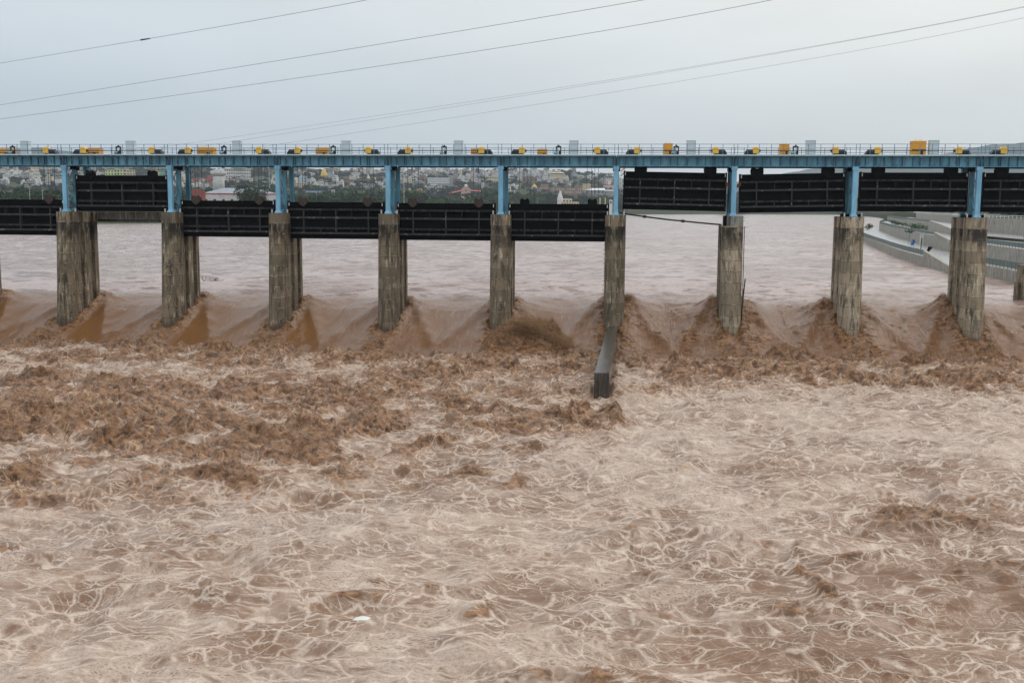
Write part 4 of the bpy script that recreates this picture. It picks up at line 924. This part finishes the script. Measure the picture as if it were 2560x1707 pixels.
def band(root, mp, x0, x1, z0, z1, mat, name='band', y=-.25): m = MB(); m.box(x0*mp, x1*mp, y, -.02, z0*mp, z1*mp); return m.build(name, mat, root)
for u, w, h, c, lb in ((281, 32, 14, 'lime', 'lime green apartment block above the raised left gate, leftmost of the pastel row'), (300, 24, 16, 'lime', 'taller lime green apartment block, second of the pastel row'), (324, 25, 14, 'cream', 'cream apartment block, third of the pastel row, left of the tree'), (396, 14, 13, 'lime', 'pale green building right of the tree above the raised gate'), (407, 9, 13, 'teal', 'teal building at the right end of the pastel row')):
    bld('apartment_block', u, 440, w, h, c, lb, 'apartment block', 2, max(2, w//6), R=1500)
o, mp = bld('school_building', 594, 446, 62, 22, 'white', 'large white building with three dark window rows and a domed slate roof', 'building', 3, 12, 'roof_white', wf=.62)
m = MB(); m.lathe([(20*mp, 0), (16*mp, 3*mp), (8*mp, 6*mp), (.5, 7.5*mp)], 14, (4*mp, 12*mp, 24*mp)); m.build('dome_roof', 'roof_slate', o)
o, mp = bld('hall', 560, 436, 34, 9, 'cream', 'wide hall with a dark sloping roof behind the white water tower', 'building', roof='roof_grey', rh=5, hip=True)
root = bpy.data.objects.new('water_tower', None); COL.objects.link(root); mp = put(root, 547, 456, R=1700); tag(root, 'round white water tower with a flared tank behind the second gate bay', 'water tower')
m = MB(); m.lathe([(14*mp, -4*mp-root.get('drop', 0.)), (13*mp, 12*mp), (12*mp, 14*mp)], 20); m.build('shaft', 'paint white', root, True)
m = MB(); m.lathe([(12*mp, 14.05*mp), (19*mp, 20*mp), (19*mp, 26*mp)], 24); m.build('tank', 'paint white', root, True)
m = MB(); m.lathe([(19.6*mp, 26.02*mp), (8*mp, 30*mp), (.3, 31*mp)], 24); m.build('roof', 'roof_grey', root)
bld('red_block', 502, 460, 52, 14, 'brick red', 'long brick red building left of the white water tower', 'building', 1, 10, wf=.35); bld('red_block', 530, 452, 20, 13, 'brick red', 'square brick red building touching the white water tower', 'building')
bld('side_block', 563, 456, 16, 16, 'white', 'white four storey block right of the water tower', 'building', 3, 2); bld('side_block', 590, 458, 24, 10, 'pink', 'pink building below the large white building', 'building', 1, 3, 'roof_red')
bld('cream_house', 538, 460, 24, 8, 'cream', 'cream house among trees below the brick red block', 'house', 1, 4)
o, mp = bld('barn', 494, 508, 38, 24, 'brick red', 'dark red barn with a curved roof beside the red eaved warehouse', 'barn', R=760)
m = MB(); m.prism([(19*mp*math.cos(R_(180*k/12)), 24*mp+9*mp*math.sin(R_(180*k/12))) for k in range(13)], -.4, 20*mp, 'XZ'); m.build('roof', 'paint brick red', o)
o, mp = bld('warehouse', 602, 512, 178, 26, 'white', 'wide white warehouse with a grey hipped roof and red eaves', 'warehouse', roof='roof_grey', rh=14, hip=True, d=60, R=800)
m = MB(); m.box(-90*mp, 90*mp, -.5, -.35, 25*mp, 27*mp); m.build('eaves', 'roof_red', o)
for k in range(9): m = MB(); x = (-80+k*20)*mp; m.box(x-3*mp, x+3*mp, -.12, -.02, 8*mp, 13*mp); m.build('window', 'window_dark', o)
# temple with golden spire
root = bpy.data.objects.new('temple', None); COL.objects.link(root); mp = put(root, 810, 450); tag(root, 'temple with a tall golden yellow spire among trees', 'temple')
m = MB(); m.box(-7*mp, 7*mp, -7*mp, 7*mp, -3, 9*mp); m.build('base', 'paint orange', root); m = MB(); m.box(-9*mp, 9*mp, -9*mp, 9*mp, 9.02*mp, 11*mp); m.build('cornice', 'paint orange', root)
m = MB(); m.lathe([(8*mp, 11.03*mp), (6.5*mp, 17*mp), (4*mp, 23*mp), (1.6*mp, 27*mp), (.3*mp, 31*mp)], 12); m.build('spire', 'gold', root)
def spire(u, v, w, h, mat, label, base=True, R=None):
    root = bpy.data.objects.new('temple_tower', None); COL.objects.link(root); mp = put(root, u, v, R=R); tag(root, label, 'temple tower', 'pale temple towers in the town')
    if base: m = MB(); m.box(-w*.45*mp, w*.45*mp, -w*.45*mp, w*.45*mp, -3-root.get('drop', 0.), h*.28*mp); m.build('base', mat, root)
    m = MB(); z0 = h*.285*mp if base else 0; m.lathe([(w*.5*mp, z0), (w*.46*mp, h*.45*mp), (w*.30*mp, h*.68*mp), (w*.14*mp, h*.84*mp)], 10); m.build('spire', mat, root)
    m = MB(); m.lathe([(w*.13*mp, h*.842*mp), (w*.16*mp, h*.87*mp), (.1, h*mp)], 8); m.build('finial', mat, root)
spire(892, 434, 7, 17, 'paint pink', 'pinkish grey temple tower rising above the ridge line'); spire(921, 458, 12, 22, 'paint cream', 'cream pointed temple tower above the dark roofed hall'); spire(896, 450, 5, 12, 'paint cream', 'small cream pointed tower left of the larger cream one')
spire(938, 452, 5, 8, 'paint white', 'tiny white pointed tower near the fourth trestle'); spire(1295, 436, 7, 18, 'paint white', 'white pointed tower on the ridge right of the fifth trestle'); spire(1400, 512, 15, 36, 'paint white', 'tall white temple tower beside the white house at the waterfront', R=1480)
bld('apartment_block', 834, 434, 19, 13, 'pink', 'pink flat block on the ridge right of the golden spire', 'apartment block', 3, 4)
bld('long_hall', 868, 463, 28, 12, 'brown', 'long hall with a dark red roof and a white gate tower at its left', 'hall', roof='roof_red'); bld('gate_tower', 855, 466, 5, 14, 'white', 'slim white gate tower at the left end of the red roofed hall', 'tower', 1, 1)
bld('dark_hall', 909, 460, 32, 12, 'brown', 'brown hall with a dark flat roof between the cream towers', 'hall', 1, 6, 'roof_dark'); bld('dark_hall', 915, 468, 40, 8, 'grey', 'grey many windowed block below the dark flat roof', 'building', 1, 9)
bld('white_block', 786, 462, 20, 7, 'white', 'low white box building behind the blue roofed shed', 'building'); bld('cream_block', 748, 468, 34, 10, 'buff', 'buff terrace houses just right of the third trestle', 'building', 2, 6); bld('grey_shed', 808, 474, 44, 10, 'grey', 'long grey shed with a white roof', 'shed', roof='roof_white')
o, mp = bld('blue_shed', 784, 494, 40, 16, 'pale blue', 'open shed with a bright blue roof among trees', 'shed', 1, 3, 'roof_blue', d=16, wf=.8); bld('sign_tower', 833, 486, 8, 11, 'white', 'small white tower with red stripes right of the blue roofed shed', 'tower', 1, 1)
bld('blue_tent', 890, 512, 44, 6, 'pale blue', 'long low blue canopy at the waterfront left of the fourth trestle', 'canopy', roof='roof_blue', R=1150); bld('blue_tent', 942, 512, 22, 8, 'pale blue', 'short blue canopy touching the fourth trestle', 'canopy', roof='roof_blue', rh=2, hip=True, R=1150)
# striped office block
root, mp = bld('office_block', 1096, 470, 54, 25, 'grey', 'wide grey office block with white horizontal stripes', 'office block')
for k in range(5):
    x1 = 27 if k > 1 else -3
    band(root, mp, -27, x1, 1.5+k*5, 4.6+k*5, 'roof_white', 'stripe')
bld('stair_block', 1128, 470, 9, 26, 'grey', 'plain grey tower at the right end of the striped office block', 'building'); bld('teal_roof_block', 1140, 446, 26, 5, 'grey', 'grey block with a slate roof behind the striped offices', 'building', roof='roof_slate'); bld('brown_block', 1141, 460, 22, 12, 'brown', 'brown block right of the striped office block', 'building', 2, 4)
root = bpy.data.objects.new('domed_hall', None); COL.objects.link(root); mp = put(root, 1165, 480, R=1750); tag(root, 'pink stepped hall with a small white dome and long red side roofs', 'hall')
m = MB(); m.box(-12*mp, 12*mp, 0, 14*mp, -3-root.get('drop', 0.), 8*mp); m.box(-8*mp, 8*mp, .5, 13*mp, 8.02*mp, 12*mp); m.build('wall', 'paint pink', root); m = MB(); m.lathe([(4*mp, 12.02*mp), (4*mp, 15*mp), (3.2*mp, 17.5*mp), (.3, 19*mp)], 14, (0, 6*mp, 0)); m.build('dome', 'paint white', root, True)
m = MB(); m.box(-1.5*mp, 1.5*mp, -.2, -.02, 1*mp, 5*mp); m.build('doorway', 'window_dark', root)
m = MB()
for s, L in ((-1, 34), (1, 30)): m._a([(s*8*mp, -2*mp, 3*mp), (s*(8+L)*mp, -2*mp, (-5 if s < 0 else 1)*mp), (s*(8+L)*mp, 6*mp, (-2 if s < 0 else 3)*mp), (s*8*mp, 6*mp, 6*mp)], [(0, 1, 2, 3)]); 
m.build('side_roof', 'roof_red', root)
bld('white_row', 1190, 486, 20, 5, 'white', 'low white row under the right red roof of the domed hall', 'building', 1, 5); bld('shed', 1155, 498, 22, 7, 'brown', 'brown shed with a pale grey roof below the domed hall', 'shed', roof='roof_white', rh=4)
bld('yellow_house', 1130, 494, 18, 5, 'cream', 'cream cottage among trees left of the pale roofed shed', 'house', roof='paint yellow', rh=2); bld('tall_white', 1208, 476, 10, 20, 'white', 'narrow white five storey building left of the fifth trestle', 'building', 5, 2, wf=.6)
bld('white_flats', 1233, 459, 27, 18, 'cream', 'cream white flats with window rows left of the fifth trestle', 'apartment block', 2, 6); bld('orange_house', 1050, 480, 12, 8, 'orange', 'small orange house below the striped office block', 'house', 1, 2); bld('yellow_flats', 1073, 484, 14, 7, 'yellow', 'small yellow house below the striped office block', 'house', 1, 3)
bld('long_roof', 1030, 458, 50, 5, 'grey', 'long low shed with a white roof behind the lamp mast', 'shed', roof='roof_white'); bld('river_shed', 1175, 514, 58, 5, 'white', 'long pale green and white shelter at the waterfront below the domed hall', 'shelter', roof='roof_white', R=1500)
# pagoda like pavilion
root = bpy.data.objects.new('pavilion', None); COL.objects.link(root); mp = put(root, 1393, 455); tag(root, 'cream stepped pavilion crowning the hill, roofs stacked like a pagoda', 'pavilion')
for z0, z1, w in ((-2, 16, 20), (18, 21, 17), (23, 25, 8)): m = MB(); m.box(-w*mp, w*mp, -w*.6*mp, w*.6*mp, z0*mp, z1*mp); m.build('storey', 'paint cream', root)
for z0, w in ((16, 21), (21, 19), (25, 10)): m = MB(); m._a([(-w*mp, -w*.7*mp, z0*mp), (w*mp, -w*.7*mp, z0*mp), (w*mp, w*.7*mp, z0*mp), (-w*mp, w*.7*mp, z0*mp), (-w*.7*mp, -w*.45*mp, (z0+2)*mp), (w*.7*mp, -w*.45*mp, (z0+2)*mp), (w*.7*mp, w*.45*mp, (z0+2)*mp), (-w*.7*mp, w*.45*mp, (z0+2)*mp)], [(0, 1, 5, 4), (1, 2, 6, 5), (2, 3, 7, 6), (3, 0, 4, 7), (4, 5, 6, 7), (3, 2, 1, 0)]); m.build('roof', 'paint cream', root)
for z, w in ((18.2, 16), (23.2, 7)): m = MB(); m.box(-w*mp, w*mp, -(w+1.3)*.62*mp-.3, -(w+1)*.6*mp-.02, z*mp, (z+1.8)*mp); m.build('window', 'window_dark', root)
root, mp = bld('shrine', 1336, 478, 17, 8, 'white', 'white shrine with a golden yellow dome', 'shrine', 1, 3); m = MB(); m.lathe([(6*mp, 8.02*mp), (6.4*mp, 10*mp), (5*mp, 13*mp), (2.*mp, 15.5*mp), (.2, 18*mp)], 14, (0, 4*mp, 0)); m.build('dome', 'gold', root, True)
# old palace row
root, mp = bld('palace', 1402, 484, 106, 15, 'brown', 'long ruined brown palace with pale arched windows above the riverside trees', 'palace', d=20)
for c in range(14):
    for r in (0, 1):
        if (c*7+r*3) % 5 == 0: continue
        m = MB(); x = (-20+c*5.2)*mp; z = (2+r*7)*mp; m.box(x, x+2.2*mp, -.2, -.02, z, z+3.4*mp); m.build('window', 'paint cream', root)
for x0, x1, h in ((-50, -30, 23), (-8, 0, 18), (10, 22, 17), (34, 52, 21)): m = MB(); m.box(x0*mp, x1*mp, -.5*mp, 12*mp, 15*mp, h*mp); m.build('tower', 'paint brown', root)
bld('buff_block', 1466, 482, 20, 22, 'buff', 'windowless buff block at the right end of the brown palace', 'building'); bld('brown_hall', 1325, 458, 36, 14, 'brown', 'roofless brown hall in the middle of the hillside', 'building', 1, 4, 'roof_dark'); bld('pink_row', 1358, 480, 20, 10, 'pink', 'pink terrace at the left end of the brown palace', 'building', 1, 4)
bld('grey_hall', 1488, 486, 46, 10, 'grey', 'grey hall with a wide white roof right of the buff block', 'hall', 1, 5, 'roof_white', rh=5); bld('grey_hall', 1514, 488, 40, 9, 'grey', 'grey annex with a grey sloping roof near the sixth trestle', 'hall', roof='roof_grey', rh=4); bld('red_roof_row', 1517, 470, 38, 5, 'cream', 'long building with a bright red roof beside the sixth trestle', 'building', roof='roof_red', rh=2)
bld('white_house', 1418, 514, 24, 17, 'cream', 'cream waterfront house right of the white temple tower', 'house', 1, 3, R=1480); bld('white_row', 1425, 516, 44, 11, 'cream', 'low cream waterfront wall with openings below the cream house', 'building', 1, 7, R=1440); bld('small_tower', 1527, 514, 8, 14, 'white', 'small white riverside tower just left of the sixth trestle', 'tower', 1, 1, R=1480)
bld('river_house', 1285, 510, 14, 14, 'white', 'white two storey river house right of the fifth trestle', 'house', 2, 2, R=1480); bld('white_long', 1278, 484, 26, 7, 'white', 'long white building right of the fifth trestle', 'building', 1, 5); bld('white_long', 1282, 496, 24, 4, 'white', 'flat white roofed building below the long white one', 'building', roof='roof_white')
for k, u in enumerate((1500, 1513)): o, mp = bld('white_pylon', u, 510, 2.5, 15-5*k*0, 'cream', ('left' if k == 0 else 'right')+' one of two slim cream posts near the sixth trestle', 'post', R=1480)
# flag
root = bpy.data.objects.new('flag', None); COL.objects.link(root); d = ray(1562, 480); d = d/math.hypot(d[0], d[1]); Rf = 900; p = CAMLOC+d*Rf; mp = Rf/FPX; root.location = (p[0], p[1], -6); tag(root, 'large saffron white and green flag drooping from a tall mast', 'flag')
m = MB(); m.bar((0, 0, 0), (0, 0, 103*mp+6-.3), .5, n=8, r2=.25); m.build('mast', 'lamp_pole', root)
zt = .85+(520-421)*mp+6
for k, (mt, nm) in enumerate((('saffron', 'upper_stripe'), ('flag_white', 'middle_stripe'), ('flag_green', 'lower_stripe'))):
    m = MB(); vs = []
    for j in range(7):
        t = j/6; x = -t*11*mp; dz = -(k*5.5+ t*9)*mp; w = (.6+.15*math.sin(t*9))*9*mp*.62; y = math.sin(t*8)*1.2*mp
        vs += [(x, y, zt+dz), (x, y+.3*mp, zt+dz-w)]
    m._a(vs, [(2*j, 2*j+2, 2*j+3, 2*j+1) for j in range(6)]); m.build(nm, mt, root)
# lamp masts, antennas, pylons
for u, v0, v1, w, R, lb in ((1010, 505, 410, 1.3, 900, 'tall pale lamp mast right of the fourth trestle'), (674, 482, 414, 1.5, 1300, 'tall pale mast left of the third trestle'), (75, 502, 473, 1.1, 640, 'pale lamp post left of the first trestle, the taller one'), (107, 502, 482, 1.1, 640, 'pale lamp post left of the first trestle, the shorter one'), (865, 508, 491, .7, 1150, 'left pole of a close pair by the blue canopy'), (868, 508, 490, .8, 1150, 'right pole of a close pair by the blue canopy'), (1074, 512, 496, .9, 1150, 'white pole right of the fourth trestle near the water'), (1343, 508, 497, .7, 1480, 'thin white pole left of the white temple tower'), (1065, 436, 419, 1.2, 2600, 'short antenna mast on the ridge right of the fourth trestle')):
    o = bpy.data.objects.new('lamp_mast', None); COL.objects.link(o); d = ray(u, v0); d = d/math.hypot(d[0], d[1]); p = CAMLOC+d*R; z = float(tz(p[0], p[1])); mp = R/FPX; o.location = (p[0], p[1], z); top = .85+(520+(u-1573)*.0059-v1)*mp-z
    tag(o, lb, 'mast'); m = MB(); m.bar((0, 0, 0), (0, 0, top), w*mp*1.3, n=6, r2=w*mp*.8); m.build('pole', 'lamp_pole', o); m = MB(); m.box(-w*2*mp, w*2*mp, -w*mp, w*mp, top+.01, top+w*1.2*mp); m.build('head', 'lamp_pole', o)
o = bpy.data.objects.new('water_tower', None); COL.objects.link(o); mp = put(o, 1434, 440); tag(o, 'grey water tower behind a tall tree on the ridge left of the flag', 'water tower'); m = MB(); m.lathe([(2.5*mp, -3), (2.5*mp, 12*mp)], 12); m.build('shaft', 'paint grey', o); m = MB(); m.lathe([(3*mp, 12.02*mp), (6*mp, 15*mp), (6*mp, 19*mp), (2*mp, 21*mp)], 14); m.build('tank', 'paint grey', o)
# ---- trees
rs = np.random.RandomState(8)
def crown_arr(n, w, h, s, lobes=9):
    cs = rs.uniform(-1, 1, (lobes, 3))*np.array([.62*w, .62*w, .5*h]); cs[:, 2] += h*.75; ci = rs.randint(0, lobes, n); d = rs.normal(0, 1, (n, 3)); d /= np.linalg.norm(d, axis=1)[:, None]
    p = cs[ci]+d*(rs.uniform(.4, 1, n)[:, None]**.5)*np.array([w, w, h*.55])*rs.uniform(.34, .6, lobes)[ci][:, None]
    return (p[:, None, :]+rs.normal(0, 1, (n, 3, 3))*s)
CR = []
for k in range(5): CR.append(crown_arr(700, .5, .5, .052))
CR.append(crown_arr(5200, .5, .5, .017, 16))
def tree_proto(k, mat):
    o = bpy.data.objects.new('tree', None); COL.objects.link(o)
    m = MB(); m.bar((0, 0, -.15), (.01, 0, .34), .07, n=6, r2=.045)
    for a in range(4): m.bar((0, 0, .2+.03*a), (.2*math.cos(a*1.7+k), .2*math.sin(a*1.7+k), .48), .03, n=4, r2=.015)
    m.build('trunk', 'bark', o); m = MB(); m._a(CR[k].reshape(-1, 3), [(3*i, 3*i+1, 3*i+2) for i in range(len(CR[k]))]); m.build('crown', mat, o); return o
TP = {}
def tree(u, v, hpx, wf, mat, label, R=None, grp='trees among the town houses'):
    k = len(TP) % 5; key = (k, mat); kk = (int(u) % 5 if hpx < 60 else 5, mat)
    if kk not in TP: TP[kk] = o = tree_proto(kk[0], mat)
    else: o = copy_tree(TP[kk])
    mp = put(o, u, v, hs.uniform(0, 6), R=R); s = (hpx*mp+o.get('drop', 0.))/1.02; o.scale = (s*wf, s*wf, s); tag(o, label, 'tree', grp)
TL = [(625, 511, 92, .72, 'tree_leaf', 'large drooping tree in front of the red eaved warehouse', 770), (585, 512, 20, 1.5, 'tree_leaf_light', 'low bushy tree before the warehouse wall, left of the large drooping tree', 760), (677, 512, 22, 1.1, 'tree_leaf', 'round bush before the right end of the warehouse', 760), (355, 444, 30, 1.0, 'tree_leaf_light', 'round green tree between pastel blocks above the raised gate', 1300),
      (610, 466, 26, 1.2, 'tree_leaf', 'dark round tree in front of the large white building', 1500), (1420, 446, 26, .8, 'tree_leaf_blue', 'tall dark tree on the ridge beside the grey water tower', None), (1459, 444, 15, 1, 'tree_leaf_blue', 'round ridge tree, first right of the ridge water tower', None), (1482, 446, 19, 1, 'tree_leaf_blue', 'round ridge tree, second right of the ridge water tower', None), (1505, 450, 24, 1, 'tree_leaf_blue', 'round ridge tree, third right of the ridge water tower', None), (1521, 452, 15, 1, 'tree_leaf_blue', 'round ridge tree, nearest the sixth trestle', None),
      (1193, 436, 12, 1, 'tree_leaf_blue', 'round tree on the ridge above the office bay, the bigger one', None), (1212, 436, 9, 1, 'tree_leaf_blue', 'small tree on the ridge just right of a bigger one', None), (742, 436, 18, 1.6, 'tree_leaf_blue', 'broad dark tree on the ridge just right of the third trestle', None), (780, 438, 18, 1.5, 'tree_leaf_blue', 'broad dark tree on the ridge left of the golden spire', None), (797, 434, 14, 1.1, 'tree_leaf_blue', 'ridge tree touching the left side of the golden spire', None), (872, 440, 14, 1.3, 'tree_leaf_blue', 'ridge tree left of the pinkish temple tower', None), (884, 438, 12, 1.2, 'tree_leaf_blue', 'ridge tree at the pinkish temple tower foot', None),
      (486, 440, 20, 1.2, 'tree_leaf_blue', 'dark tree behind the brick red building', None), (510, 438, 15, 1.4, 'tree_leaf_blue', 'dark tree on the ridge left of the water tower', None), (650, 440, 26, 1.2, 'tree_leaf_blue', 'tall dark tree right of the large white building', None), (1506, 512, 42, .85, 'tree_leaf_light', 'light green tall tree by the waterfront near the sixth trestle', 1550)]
for t in TL: tree(*t)
# riverside tree belt: each big crown a tree of its own
BT = []
def belt(x0, x1, n, v0, v1, h0, h1, Rr, mats):
    for k in range(n):
        u = x0+(x1-x0)*(k+hs.uniform(.1, .9))/n; v = hs.uniform(v0, v1); h = hs.uniform(h0, h1); BT.append((u, v, h, hs.uniform(1.2, 1.8), hs.choice(mats), Rr*hs.uniform(.9, 1.1)))
L1, L2, L3 = ['tree_leaf', 'tree_leaf', 'tree_leaf_light'], ['tree_leaf'], ['tree_leaf_blue', 'tree_leaf']
belt(-10, 165, 12, 500, 512, 20, 40, 720, L1); belt(-10, 165, 9, 486, 494, 22, 34, 900, L2); belt(425, 480, 4, 500, 510, 26, 36, 850, L1); belt(500, 612, 9, 486, 492, 22, 32, 1000, L3); belt(640, 700, 5, 484, 490, 24, 34, 1000, L3)
belt(722, 860, 12, 500, 510, 20, 34, 1080, L1); belt(845, 970, 10, 500, 510, 34, 46, 1100, L2); belt(740, 860, 7, 488, 492, 16, 26, 1250, L1); belt(985, 1060, 8, 498, 508, 30, 48, 1180, L1); belt(1050, 1140, 8, 500, 510, 14, 26, 1200, L1)
belt(1120, 1250, 10, 502, 510, 16, 26, 1300, L1); belt(1200, 1262, 6, 498, 506, 34, 48, 1400, L1); belt(1265, 1400, 13, 500, 510, 26, 40, 1500, L2); belt(1420, 1545, 11, 500, 510, 18, 32, 1600, L3); belt(1545, 1562, 2, 505, 512, 24, 30, 1800, L2); belt(1815, 1832, 2, 512, 520, 30, 60, 2100, L3); belt(1100, 1230, 9, 478, 482, 14, 26, 1900, L3)
BT.sort(key=lambda t: t[0])
cl = {}
for t in BT: b = sum(t[0] > q for q in CB); cl.setdefault((b, t[4], t[2] > 30), []).append(t)
for (b, mt, big), L in cl.items():
    for i, (u, v, h, wf, mt_, Rr) in enumerate(L):
        nm = ('tall ' if big else 'low ')+{'tree_leaf': 'dark green', 'tree_leaf_light': 'light green', 'tree_leaf_blue': 'bluish green'}[mt]+' riverside tree'
        tree(u, v, h, wf, mt, (ordl(i, len(L)).replace('from the left', '').replace(' from the right', ' last').strip()+' ' if len(L) > 1 else '')+nm+' '+BW[min(b, 6)], R=max(Rr, float(np.interp(u, *SH))+35), grp='trees of the riverside belt')
# uncountable far greenery between the houses
def wood(name, N, U0, U1, mat, label, smin, smax, vr=None):
    us = rs.uniform(U0, U1, N); X_ = []; S2 = []
    for u in us:
        d = ray(u, 480); d = d/math.hypot(d[0], d[1]); s = float(np.interp(u, *SH))+40; q = s+(2760-s)*rs.rand()**.7; p = CAMLOC+d*q; X_.append((p[0], p[1])); S2.append(rs.uniform(smin, smax))
    X_ = np.array(X_); z = tz(X_[:, 0], X_[:, 1]); dens = fbm(X_[:, 0]/90, X_[:, 1]/90, 99, 3); ok = dens > -.12; X_, z, S2 = X_[ok], z[ok], np.array(S2)[ok]
    vs = []
    for (x, y), zz, s in zip(X_, z, S2):
        c = CR[rs.randint(5)][rs.choice(700, 120)]; a = rs.rand()*6; ca, sa = math.cos(a), math.sin(a); c = c*np.array([s*1.3, s*1.3, s*.9]); c = np.stack([c[..., 0]*ca-c[..., 1]*sa, c[..., 0]*sa+c[..., 1]*ca, c[..., 2]], -1)*1.0
        ctr = c.mean(1, keepdims=True); c = ctr+(c-ctr)*2.2
        vs.append(c+np.array([x, y, zz-1]))
    vs = np.concatenate(vs).reshape(-1, 3); n = len(vs)//3; me = bpy.data.meshes.new(name); me.vertices.add(len(vs)); me.vertices.foreach_set('co', vs.astype(np.float32).ravel()); me.loops.add(3*n); me.loops.foreach_set('vertex_index', np.arange(3*n, dtype=np.int32)); me.polygons.add(n)
    me.polygons.foreach_set('loop_start', np.arange(0, 3*n, 3, dtype=np.int32)); me.polygons.foreach_set('loop_total', np.full(n, 3, np.int32)); me.update(calc_edges=True); me.materials.append(MAT[mat]); o = bpy.data.objects.new(name, me); COL.objects.link(o); tag(o, label, 'woods', kind='stuff')
wood('woodland', 3000, -60, 1560, 'tree_leaf_blue', 'dark green woods filling the hillside between the houses', 7, 13)
wood('woodland', 500, 1900, 2620, 'tree_leaf_blue', 'woods on the right bank behind the gates', 9, 16)
# ------------------------------------------------------------------ haze
m = MB(); m.box(-6500, 6500, -400, 9500, -19, 420)
hm = bpy.data.materials.new('haze_air'); hm.use_nodes = True; t = hm.node_tree; t.nodes.clear(); oo = t.nodes.new('ShaderNodeOutputMaterial'); pv = t.nodes.new('ShaderNodeVolumePrincipled')
pv.inputs['Density'].default_value = HAZE; pv.inputs['Color'].default_value = (.80, .89, .97, 1); pv.inputs['Anisotropy'].default_value = .2; t.links.new(pv.outputs[0], oo.inputs['Volume']); MAT['haze_air'] = hm
o = m.build('haze', 'haze_air'); tag(o, kind='stuff')

for o in list(bpy.data.objects):
    for k in ('drop', 'mp'):
        if k in o: del o[k]
